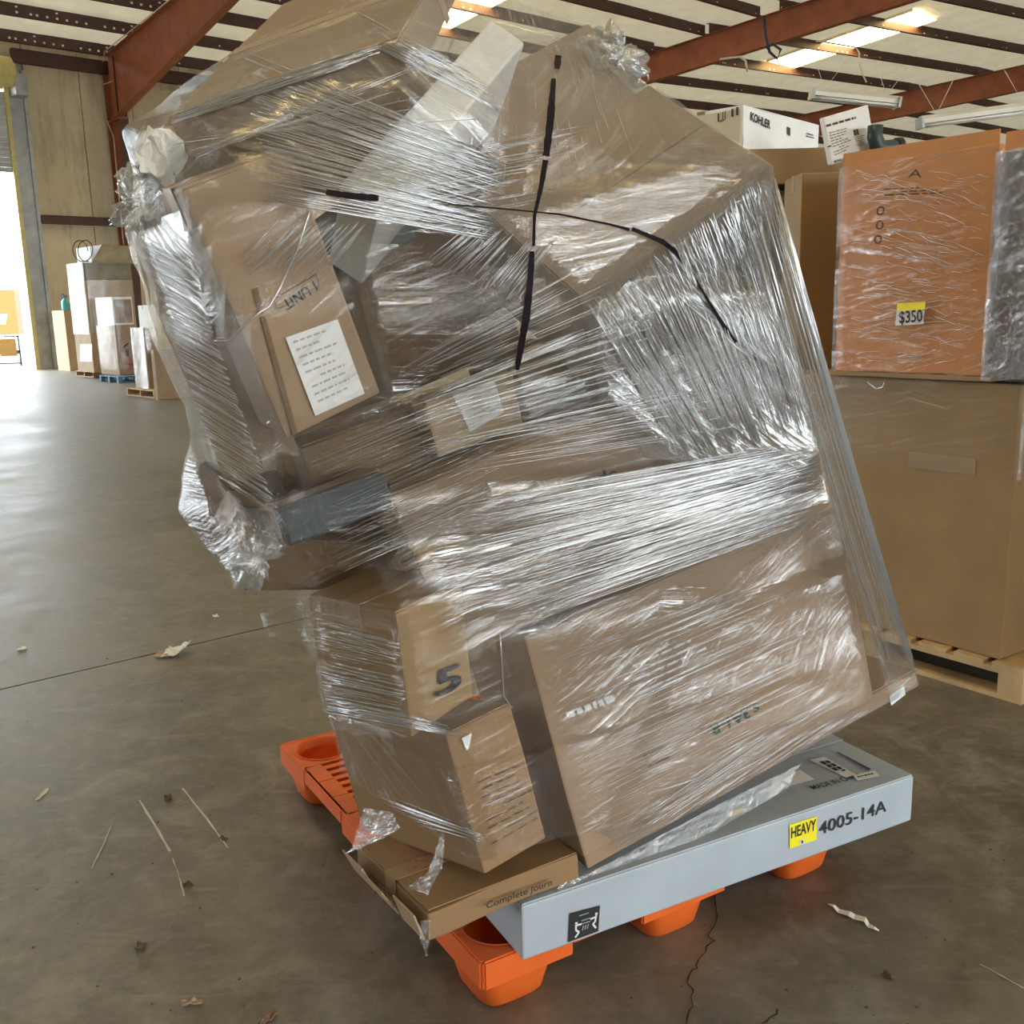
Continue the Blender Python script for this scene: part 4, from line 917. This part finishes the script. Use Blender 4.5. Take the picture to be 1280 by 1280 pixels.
for k, z in enumerate(ZS):
    q = []
    for a, b in edges3:
        if (a[2] - z) * (b[2] - z) < 0: f = (z - a[2]) / (b[2] - a[2]); q.append((a + (b - a) * f)[:2])
    h = hull2(q); hulls.append(h); CC[k] = (h.min(0) + h.max(0)) / 2
ker = np.ones(25) / 25; pad = 12
CS = np.stack([np.convolve(np.pad(CC[:, i], pad, mode='edge'), ker, 'valid') for i in (0, 1)], 1)
for k in range(NZ):
    h = hulls[k]; e = np.roll(h, -1, 0) - h; n = np.stack([e[:, 1], -e[:, 0]], 1); n /= np.linalg.norm(n, axis=1)[:, None] + 1e-12
    dist = ((h - CS[k]) * n).sum(1); den = n @ np.stack([DX, DY]); r = np.where(den > 1e-6, np.maximum(dist, .01)[:, None] / np.maximum(den, 1e-6), 9e9); Rr[k] = r.min(0)
# taut between heights: fill small hollows
R0 = Rr.copy(); W_ = 9
for i in range(1, W_):
    for j in range(1, W_):
        lo = R0[:-(i + j)]; hi = R0[i + j:]; m = (j * lo + i * hi) / (i + j)
        # account for centre drift only weakly; drift over this window is small
        Rr[i:NZ - j] = np.maximum(Rr[i:NZ - j], m)
for _ in range(2): Rr[1:-1] = np.maximum(Rr[1:-1], (Rr[:-2] + 2 * Rr[1:-1] + Rr[2:]) / 4)
Rr += .006
# film starts higher on the left, where it is only knotted to the torn carton
lx, ly = -.866, -.5
left = np.clip((DX * lx + DY * ly + .35) / 1.0, 0, 1); left = left * left * (3 - 2 * left)
vs = []; fs = []; uv = []
NR = 170
for k in range(NR + 1):
    for a in range(NA):
        zb = .292 + .15 * left[a]; z = zb + (2.088 - zb) * k / NR
        f = (z - ZS[0]) / (ZS[-1] - ZS[0]) * (NZ - 1); i = min(int(f), NZ - 2); f -= i
        r = Rr[i, a] * (1 - f) + Rr[i + 1, a] * f; cx, cy = CS[i] * (1 - f) + CS[i + 1] * f
        q = Vector((cx + r * DX[a], cy + r * DY[a], z))
        s = noise.noise(Vector((TH[a] * 1.5, z * 26 + TH[a] * 5, 1))) * .0018 + noise.noise(Vector((TH[a] * 3, z * 42 - TH[a] * 7, 7))) * .0012 + noise.noise(q * 11) * .0018
        vs.append(q + Vector((DX[a], DY[a], 0)) * s); 
for k in range(NR):
    for a in range(NA):
        b = (a + 1) % NA; fs.append((k * NA + a, k * NA + b, (k + 1) * NA + b, (k + 1) * NA + a))
fme = bpy.data.meshes.new('stretch_film'); fme.from_pydata([tuple(v) for v in vs], [], fs); fme.update()
ul = fme.uv_layers.new(name='UVMap'); uvs = []
for k in range(NR):
    for a in range(NA):
        for (aa, kk) in ((a, k), (a + 1, k), (a + 1, k + 1), (a, k + 1)): uvs += [aa / NA * 4.0 , kk / NR * 1.8]
ul.data.foreach_set('uv', uvs)
def soft_poly(u, v, poly, soft):
    d = 9e9; inside = False; n = len(poly)
    for i in range(n):
        (x0, y0), (x1, y1) = poly[i], poly[(i + 1) % n]
        if (y0 > v) != (y1 > v) and u < (x1 - x0) * (v - y0) / (y1 - y0) + x0: inside = not inside
        L2 = (x1 - x0) ** 2 + (y1 - y0) ** 2; t = max(0, min(1, ((u - x0) * (x1 - x0) + (v - y0) * (y1 - y0)) / L2)); d = min(d, math.hypot(u - x0 - t * (x1 - x0), v - y0 - t * (y1 - y0)))
    s = d if inside else -d
    return max(0, min(1, .5 + s / (2 * soft)))
# film density by zone: extra wrap turns, plus painted glare and thinned dark gaps
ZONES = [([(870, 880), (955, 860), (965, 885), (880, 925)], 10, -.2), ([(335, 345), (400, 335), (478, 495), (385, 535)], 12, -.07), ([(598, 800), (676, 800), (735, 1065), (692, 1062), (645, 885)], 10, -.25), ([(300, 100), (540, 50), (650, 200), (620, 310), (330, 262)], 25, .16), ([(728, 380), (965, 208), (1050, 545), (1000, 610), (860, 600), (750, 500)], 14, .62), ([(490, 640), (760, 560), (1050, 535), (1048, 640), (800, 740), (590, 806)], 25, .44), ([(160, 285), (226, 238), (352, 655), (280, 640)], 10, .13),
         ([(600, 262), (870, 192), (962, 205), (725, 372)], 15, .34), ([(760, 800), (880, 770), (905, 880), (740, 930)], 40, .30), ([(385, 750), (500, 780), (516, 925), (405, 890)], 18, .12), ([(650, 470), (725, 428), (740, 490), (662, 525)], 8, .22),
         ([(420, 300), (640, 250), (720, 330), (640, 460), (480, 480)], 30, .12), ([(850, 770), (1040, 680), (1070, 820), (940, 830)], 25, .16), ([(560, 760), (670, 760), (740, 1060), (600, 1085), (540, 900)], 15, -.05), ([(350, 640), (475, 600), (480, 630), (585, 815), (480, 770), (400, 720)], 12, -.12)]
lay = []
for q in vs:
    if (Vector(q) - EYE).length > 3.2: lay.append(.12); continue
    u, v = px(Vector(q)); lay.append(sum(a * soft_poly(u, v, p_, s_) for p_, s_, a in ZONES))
fme.attributes.new('layers_glare', 'FLOAT', 'POINT').data.foreach_set('value', lay)
AZ_ = [([(728, 380), (965, 208), (1050, 545), (1000, 610), (860, 600), (750, 500)], -.95), ([(165, 285), (230, 238), (355, 655), (275, 640)], -.62), ([(200, 120), (560, -10), (700, 180), (620, 320), (330, 260)], -.33), ([(230, 250), (420, 230), (480, 490), (360, 540)], .75), ([(380, 560), (600, 480), (600, 620), (400, 700)], .2),
       ([(385, 745), (500, 780), (516, 925), (405, 890)], -.1), ([(600, 262), (870, 192), (962, 205), (725, 372)], .12), ([(655, 60), (760, 30), (860, 200), (640, 260)], .5), ([(410, 900), (560, 920), (610, 1090), (450, 1030)], -.45), ([(850, 800), (1060, 700), (1100, 880), (760, 1060)], .62)]
ang_ = []
for q in vs:
    if (Vector(q) - EYE).length > 3.2: ang_.append(.1); continue
    u, v = px(Vector(q)); a_ = .36
    for pl_, an_ in AZ_: w_ = soft_poly(u, v, pl_, 10); a_ = a_ * (1 - w_) + an_ * w_
    ang_.append(a_)
fme.attributes.new('streak_angle', 'FLOAT', 'POINT').data.foreach_set('value', ang_)
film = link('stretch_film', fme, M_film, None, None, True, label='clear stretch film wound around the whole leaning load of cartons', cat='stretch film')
bvh = BVHTree.FromPolygons([Vector(v) for v in vs], fs)
def on_film(u, v, off=.004):
    r = ray(u, v).normalized(); h = bvh.ray_cast(EYE, r)
    if h[0] is None: return None
    return h[0] - r * off
def film_path(pix, n, off=.004, wob=0.0):
    out = []
    for (a, b) in zip(pix, pix[1:]):
        for i in range(n):
            f = i / n; q = on_film(a[0] + (b[0] - a[0]) * f + rng.normal() * wob, a[1] + (b[1] - a[1]) * f + rng.normal() * wob, off)
            if q is not None: out.append(q)
    q = on_film(*pix[-1], off)
    if q is not None: out.append(q)
    return out
def ribbon(name, pix, widths, mat):
    """marker stroke lying on the film; widths in pixels at the points"""
    L = []; 
    for (a, b), (wa, wb) in zip(zip(pix, pix[1:]), zip(widths, widths[1:])):
        for i in range(10):
            f = i / 10; L.append((a[0] + (b[0] - a[0]) * f, a[1] + (b[1] - a[1]) * f, (wa + (wb - wa) * f) * random.uniform(.82, 1.12), b[0] - a[0], b[1] - a[1]))
    V = []; Fc = []; prev = False
    for (u, v, w, dx, dy) in L:
        l_ = math.hypot(dx, dy); nx, ny = -dy / l_ * w / 2, dx / l_ * w / 2
        p, q = on_film(u + nx, v + ny, .009), on_film(u - nx, v - ny, .009)
        if p is None or q is None: prev = False; continue
        V += [p, q]
        if prev: n = len(V); Fc.append((n - 4, n - 3, n - 1, n - 2))
        prev = True
    return pyd(name, V, Fc, mat, film)
ribbon('marker_stroke', [(698, 69), (696, 88)], [9, 8], M_marker)
M_faint = strand_mat('faint marker', .8, (.05, .03, .04))
ribbon('marker_stroke', [(692, 98), (688, 150), (682, 200)], [7, 10, 9], M_marker); ribbon('marker_stroke', [(682, 200), (676, 235), (668, 270), (667, 312)], [8, 6, 4, 4], M_marker)
ribbon('marker_stroke', [(665, 314), (663, 350), (658, 395), (650, 440), (646, 465)], [6, 9, 10, 8, 5], M_marker)
ribbon('marker_stroke', [(408, 240), (440, 245), (477, 248)], [8, 9, 8], M_marker)
ribbon('marker_stroke', [(560, 255), (640, 262), (700, 268), (760, 280), (790, 288)], [1.6, 2, 2, 3, 4], M_marker)
ribbon('marker_stroke', [(790, 286), (828, 302), (845, 315), (862, 338), (885, 375), (905, 408), (922, 430)], [5, 7, 6, 4, 3, 5, 4], M_marker)
# ---- strands: the roped, whitened streaks of the film, laid out as runs over its surface
SV = []; SF = []
def add_strand(path, r):
    if len(path) < 2: return
    v_, f_ = tube_data(path, r, 3); b = len(SV); SV.extend(v_); SF.extend([tuple(i + b for i in q) for q in f_])
def run(S0, S1, E0, E1, n, r=(.0003, .0009), part=(.5, 1.0), off=.0045, wob=.0, segs=5, jit=.02, bias=1.0):
    for i in range(n):
        t = random.random() ** bias; s = (S0[0] + (S1[0] - S0[0]) * t, S0[1] + (S1[1] - S0[1]) * t); t2 = t + random.gauss(0, jit); e = (E0[0] + (E1[0] - E0[0]) * t2, E0[1] + (E1[1] - E0[1]) * t2)
        L = random.uniform(*part); a = random.uniform(0, 1 - L); p0 = (s[0] + (e[0] - s[0]) * a, s[1] + (e[1] - s[1]) * a); p1 = (s[0] + (e[0] - s[0]) * (a + L), s[1] + (e[1] - s[1]) * (a + L))
        add_strand(film_path([p0, p1], segs, off, wob), random.uniform(*r))
run((732, 380), (962, 215), (860, 580), (1046, 535), 330, (.0004, .0011), part=(.5, 1))
run((800, 330), (960, 215), (960, 470), (1040, 500), 130, (.0005, .0016), (.4, .9))
run((300, 60), (330, 250), (640, 200), (620, 300), 120, (.0005, .0013), (.5, 1))
run((440, 10), (470, 60), (600, 95), (640, 150), 26, (.0004, .001), (.5, 1))
run((420, 210), (500, 300), (760, 150), (700, 260), 40, (.0003, .0008), (.3, .7))
run((280, 345), (400, 350), (350, 270), (470, 275), 60, (.0004, .001), (.3, .7))
run((202, 144), (206, 158), (487, 48), (489, 66), 60, (.0005, .0012), (.2, .8))
run((590, 275), (700, 300), (520, 330), (640, 380), 70, (.0004, .001), (.3, .8))
run((515, 500), (520, 506), (735, 408), (742, 418), 30, (.0005, .0012), (.3, .9))
run((480, 470), (520, 600), (730, 330), (1040, 520), 120, (.0003, .0009), (.25, .7))
run((500, 640), (600, 800), (1046, 545), (1046, 640), 260, (.0003, .0012), (.25, .8))
run((700, 640), (700, 740), (1040, 555), (1040, 610), 90, (.0006, .0016), (.3, .8))
run((680, 830), (740, 1065), (1000, 700), (1082, 885), 170, (.0003, .0008), (.12, .5))
run((735, 1062), (850, 1050), (960, 905), (1100, 880), 45, (.0004, .0011), (.4, 1))
run((168, 285), (275, 600), (232, 318), (352, 650), 230, (.0004, .001), (.5, 1), jit=.01)
run((388, 770), (405, 885), (500, 800), (516, 905), 110, (.0003, .0008), (.3, .9))
run((405, 870), (408, 892), (560, 905), (590, 925), 18, (.0006, .0012), (.6, 1))
run((380, 560), (420, 720), (600, 470), (640, 620), 90, (.0003, .0006), (.3, .8))
run((220, 210), (215, 170), (540, 60), (600, 150), 40, (.0003, .0007), (.2, .5))
run((460, 985), (470, 1020), (600, 1040), (620, 1060), 20, (.0003, .0008), (.4, 1))
run((600, 100), (760, 60), (560, 260), (840, 240), 30, (.0003, .0008), (.1, .3))
pyd('film_strand', SV, SF, M_strand, film, None, True, kind='stuff')
# ---- hanging film curtain on the right, from the tilted carton down to the tray corner
o, R, d = (np.array(q) for q in P['ur']); tA = Vector(o + R @ (d * np.array((.8, 0, 1)))); tB = Vector(o + R @ (d * np.array((1.0, .02, 1)))); tC = Vector(o + R @ (d * np.array((1.0, .9, 1))))
o, R, d = (np.array(q) for q in P['tray']); bA = Vector(o + R @ (d * np.array((.90, 0, 1)))); bB = Vector(o + R @ (d * np.array((1.0, 0, .6)))); bC = Vector(o + R @ (d * np.array((1.0, .5, 1))))
def edge3(A_, B_, C_, f): return A_.lerp(B_, f / .6) if f < .6 else B_.lerp(C_, (f - .6) / .4)
V = []; Fc = []; n, m = 90, 20
for i in range(n + 1):
    f = i / n; a = edge3(tA, tB, tC, f); b = edge3(bA, bB, bC, f)
    for j in range(m + 1):
        g = j / m; q = a.lerp(b, g); pl = math.sin(f * 90 + math.sin(f * 37) * 2) * .0045 * math.sin(math.pi * min(1, g * 1.1 + .02)); sag = -.012 * math.sin(math.pi * g)
        V.append(q + Vector((.5, -.86, 0)) * pl + Vector((.6, .3, 0)) * sag)
for i in range(n):
    for j in range(m): Fc.append((i * (m + 1) + j, (i + 1) * (m + 1) + j, (i + 1) * (m + 1) + j + 1, i * (m + 1) + j + 1))
cme = bpy.data.meshes.new('film_curtain'); cme.from_pydata([tuple(v) for v in V], [], Fc); cme.update(); cl = cme.uv_layers.new(name='UVMap'); uvs = []
for i in range(n):
    for j in range(m):
        for (ii, jj) in ((i, j), (i + 1, j), (i + 1, j + 1), (i, j + 1)): uvs += [ii / n * .5, jj / m * 1.3]
cl.data.foreach_set('uv', uvs); link('film_curtain', cme, M_filmc, film, None, True)
SV = []; SF = []
for i in range(70):
    f = random.choice((random.uniform(.0, 1), random.uniform(.5, .68), random.uniform(.56, .64))); f2_ = min(1, max(0, f + random.gauss(0, .012))); a = edge3(tA, tB, tC, f); b = edge3(bA, bB, bC, f2_)
    s0 = random.uniform(0, .2); s1 = random.uniform(.7, 1)
    add_strand([a.lerp(b, s0 + (s1 - s0) * q / 5) + Vector((.6, .3, 0)) * (-.012 * math.sin(math.pi * (s0 + (s1 - s0) * q / 5))) + Vector((.003, -.004, 0)) for q in range(6)], random.uniform(.0005, .0016))
pyd('curtain_strand', SV, SF, M_strand, film, None, True, kind='stuff')
# ---- loose film: knot at the peak, clump at the top left corner, torn tails, cord
def clump(name, pix_pts, rad, seed, parent=film, mat=M_clump, y=None):
    """crumpled film: a noisy closed skin around a few points"""
    bm = bmesh.new(); bmesh.ops.create_icosphere(bm, subdivisions=4, radius=1)
    c = sum(pix_pts, Vector()) / len(pix_pts)
    for v in bm.verts:
        d = v.co.normalized(); r = max((p - c).dot(d) for p in pix_pts) + rad
        nz = noise.fractal(d * 3.2 + Vector((seed, 0, 0)), .6, 2.1, 5) * .45 + abs(noise.noise(d * 7 + Vector((0, seed, 0)))) * .4
        v.co = c + d * max(.006, r * (.75 + nz))
    return fin(name, bm, mat, parent, None, True)
def fp(u, v, dv): return on_plane(u, v, Vector((PN.x, PN.y, 0)) + Vector((-.5, .866, 0)) * dv, Vector((-.5, .866, 0)))
clump('film_knot', [fp(742, 45, .16), fp(772, 78, .17), fp(795, 92, .18)], .016, 3)
clump('film_knot', [fp(770, 70, .18), fp(798, 100, .18)], .014, 8)
tube('loose_cord', [fp(u, v, .17) for u, v in ((800, 100), (806, 104), (811, 99), (809, 92), (802, 92), (798, 102), (796, 112))], .0022, M_cord, film)
clump('film_bag', [fp(168, 230, .09), fp(164, 275, .09), fp(195, 250, .10)], .022, 5); clump('film_bag', [fp(182, 178, .09), fp(200, 222, .1), fp(186, 200, .09)], .016, 6); clump('film_bag', [fp(155, 222, .09), fp(170, 214, .09)], .012, 12)
clump('film_bunch', [fp(300, 730, .05), fp(330, 690, .05), fp(345, 665, .05)], .010, 9)
V = []; Fc = []
def sheet(name, A_, B_, n=24, m=14, amp=.004, seed=0, mat=M_film):
    """thin loose sheet between two pixel polylines (points already in space)"""
    V = []; Fc = []
    def samp(P_, f): g = f * (len(P_) - 1); i = min(int(g), len(P_) - 2); return P_[i].lerp(P_[i + 1], g - i)
    for i in range(n + 1):
        for j in range(m + 1):
            q = samp(A_, i / n).lerp(samp(B_, i / n), j / m); V.append(q + Vector((.5, -.85, .1)) * amp * noise.noise(Vector((i * .9, j * .25, seed))))
    for i in range(n):
        for j in range(m): Fc.append((i * (m + 1) + j, (i + 1) * (m + 1) + j, (i + 1) * (m + 1) + j + 1, i * (m + 1) + j + 1))
    return pyd(name, V, Fc, mat, film, None, True)
M_tail = film_mat('loose film tail', .14, .6, kind='Object', sx=14, sy=60, ang=.6, bump=.7, plane='box')
sheet('film_tail', [fp(285, 612, .08), fp(284, 660, .08), fp(291, 737, .06)], [fp(300, 625, .08), fp(312, 660, .08), fp(330, 700, .06)], seed=1, mat=M_tail)
sheet('film_tail', [fp(455, 1010, -.03), fp(440, 1060, -.04), fp(430, 1068, -.04)], [fp(490, 1015, -.03), fp(500, 1035, -.03), fp(475, 1050, -.04)], seed=2, mat=M_tail)
sheet('film_tail', [fp(552, 1040, -.07), fp(535, 1090, -.08), fp(508, 1110, -.08)], [fp(556, 1045, -.07), fp(553, 1085, -.08), fp(535, 1118, -.08)], seed=3, mat=M_tail)
sheet('film_tail', [fp(526, 1150, -.08), fp(524, 1170, -.08), fp(532, 1196, -.08)], [fp(540, 1150, -.08), fp(538, 1175, -.08), fp(533, 1197, -.08)], n=14, seed=4, mat=M_tail)
sheet('film_tail', [fp(700, 1106, -.035), fp(740, 1090, -.03), fp(900, 1005, -.03), fp(1000, 955, -.03)], [fp(690, 1122, -.04), fp(770, 1100, -.04), fp(900, 1035, -.04), fp(985, 985, -.04)], n=50, seed=5, mat=M_tail)
sheet('film_tail', [fp(790, 110, .16), fp(830, 150, .14), fp(905, 200, .0)], [fp(800, 130, .16), fp(845, 195, .14), fp(880, 212, .0)], n=30, seed=6, mat=M_tail)
tube('loose_cord', film_path([(388, 262), (372, 312), (350, 360), (337, 383), (325, 390), (300, 412), (287, 426), (268, 426)], 4, .006), .0016, M_cord, film)
tube('loose_cord', film_path([(625, 790), (630, 870), (640, 885)], 4, .006), .0013, M_cord, film)
tube('loose_cord', film_path([(560, 600), (480, 640), (600, 745), (640, 735)], 3, .003), .0006, M_cord, film) if False else None

# ================================================================== LITTER ON THE FLOOR
lp = on_z(222, 818, 0)
bm = bmesh.new(); bmesh.ops.create_grid(bm, x_segments=8, y_segments=8, size=.055)
for v in bm.verts: v.co.z = .012 + abs(noise.noise(v.co * 22)) * .035 + max(0, v.co.x) * .55; v.co.y *= 1 - v.co.x * 3
bmesh.ops.solidify(bm, geom=list(bm.faces), thickness=.002)
cup = fin('crumpled_paper', bm, M_paper, None, Matrix.Translation(lp), label='crumpled torn piece of pale card lying on the floor joint', cat='litter')
bm = bmesh.new(); bmesh.ops.create_grid(bm, x_segments=5, y_segments=4, size=.04)
for v in bm.verts: v.co.z = .008 + abs(noise.noise(v.co * 30 + Vector((3, 0, 0)))) * .02
bmesh.ops.solidify(bm, geom=list(bm.faces), thickness=.002); fin('card_scrap', bm, M_card5, cup, Matrix.Translation((-.05, -.015, 0)))
def scrap(u, v, sx, sy, mat, label, seed, name='scrap', h=.02):
    bm = bmesh.new(); bmesh.ops.create_grid(bm, x_segments=5, y_segments=4, size=1)
    for q in bm.verts: q.co.x *= sx * (1 + noise.noise(q.co * 2 + Vector((seed, 1, 0))) * .5); q.co.y *= sy * (1 + noise.noise(q.co * 2 + Vector((1, seed, 0))) * .5); q.co.z = .003 + abs(noise.noise(q.co * 60 + Vector((0, 0, seed)))) * h
    bmesh.ops.solidify(bm, geom=list(bm.faces), thickness=.003)
    fin(name, bm, mat, None, Matrix.Translation(on_z(u, v)) @ Matrix.Rotation(seed * 1.7, 4, 'Z'), label=label, cat='litter')
M_chip = plain('dark brown chip', (.10, .07, .045), .8)
scrap(176, 1185, .016, .010, M_chip, 'small dark crumpled chip on the floor near the lower left', 1)
scrap(240, 1256, .022, .007, M_card, 'thin brown sliver on the floor at the bottom left', 2)
scrap(210, 998, .018, .011, M_chip, 'dark flat crumb beside the pale scuffs on the floor', 3)
scrap(27, 812, .02, .012, M_paper, 'white paper scrap on the floor at the far left edge', 4)
scrap(270, 771, .018, .012, M_paper, 'small white scrap on the floor above the joint', 5)
scrap(235, 1108, .012, .007, M_chip, 'dark chip beside the end of the scuffs on the floor', 6)
scrap(1110, 1222, .012, .008, M_chip, 'dark pebble on the floor at the lower right', 7)
scrap(333, 1277, .03, .008, M_card4, 'dark splinter at the bottom edge of the floor', 8)
scrap(280, 1051, .012, .006, M_chip, 'tiny dark pebble at the lower end of the double scuff', 9)
bm = bmesh.new(); q0, q1 = on_z(1034, 1132), on_z(1103, 1166)
pts = [q0.lerp(q1, i / 8) + Vector((0, 0, .004 + .004 * (i % 2))) + Vector((rng.normal(), rng.normal(), 0)) * .004 for i in range(9)]
pyd('plastic_strip', [p + Vector((s * .006 * math.sin(math.pi * (i + .6) / 9.2), s * .01 * math.sin(math.pi * (i + .6) / 9.2), 0)) for i, p in enumerate(pts) for s in (-1, 1)], [(2 * i, 2 * i + 1, 2 * i + 3, 2 * i + 2) for i in range(8)], M_foam, None, None, False, label='thin white plastic strip on the floor at the lower right', cat='litter')
for i in range(150):
    pass
sp = bmesh.new()
for i in range(170):
    u = random.uniform(-80, 1300); v = random.uniform(560, 1290) if random.random() < .5 else random.uniform(850, 1290)
    p = on_z(u, v); s = random.uniform(.0008, .0028); bx(sp, p.x - s, p.x + s * random.uniform(.5, 2), p.y - s, p.y + s, .0, s * .8)
fin('grit', sp, M_chip, None, None, label='dark grit and crumbs scattered over the concrete floor', cat='grit', kind='stuff')
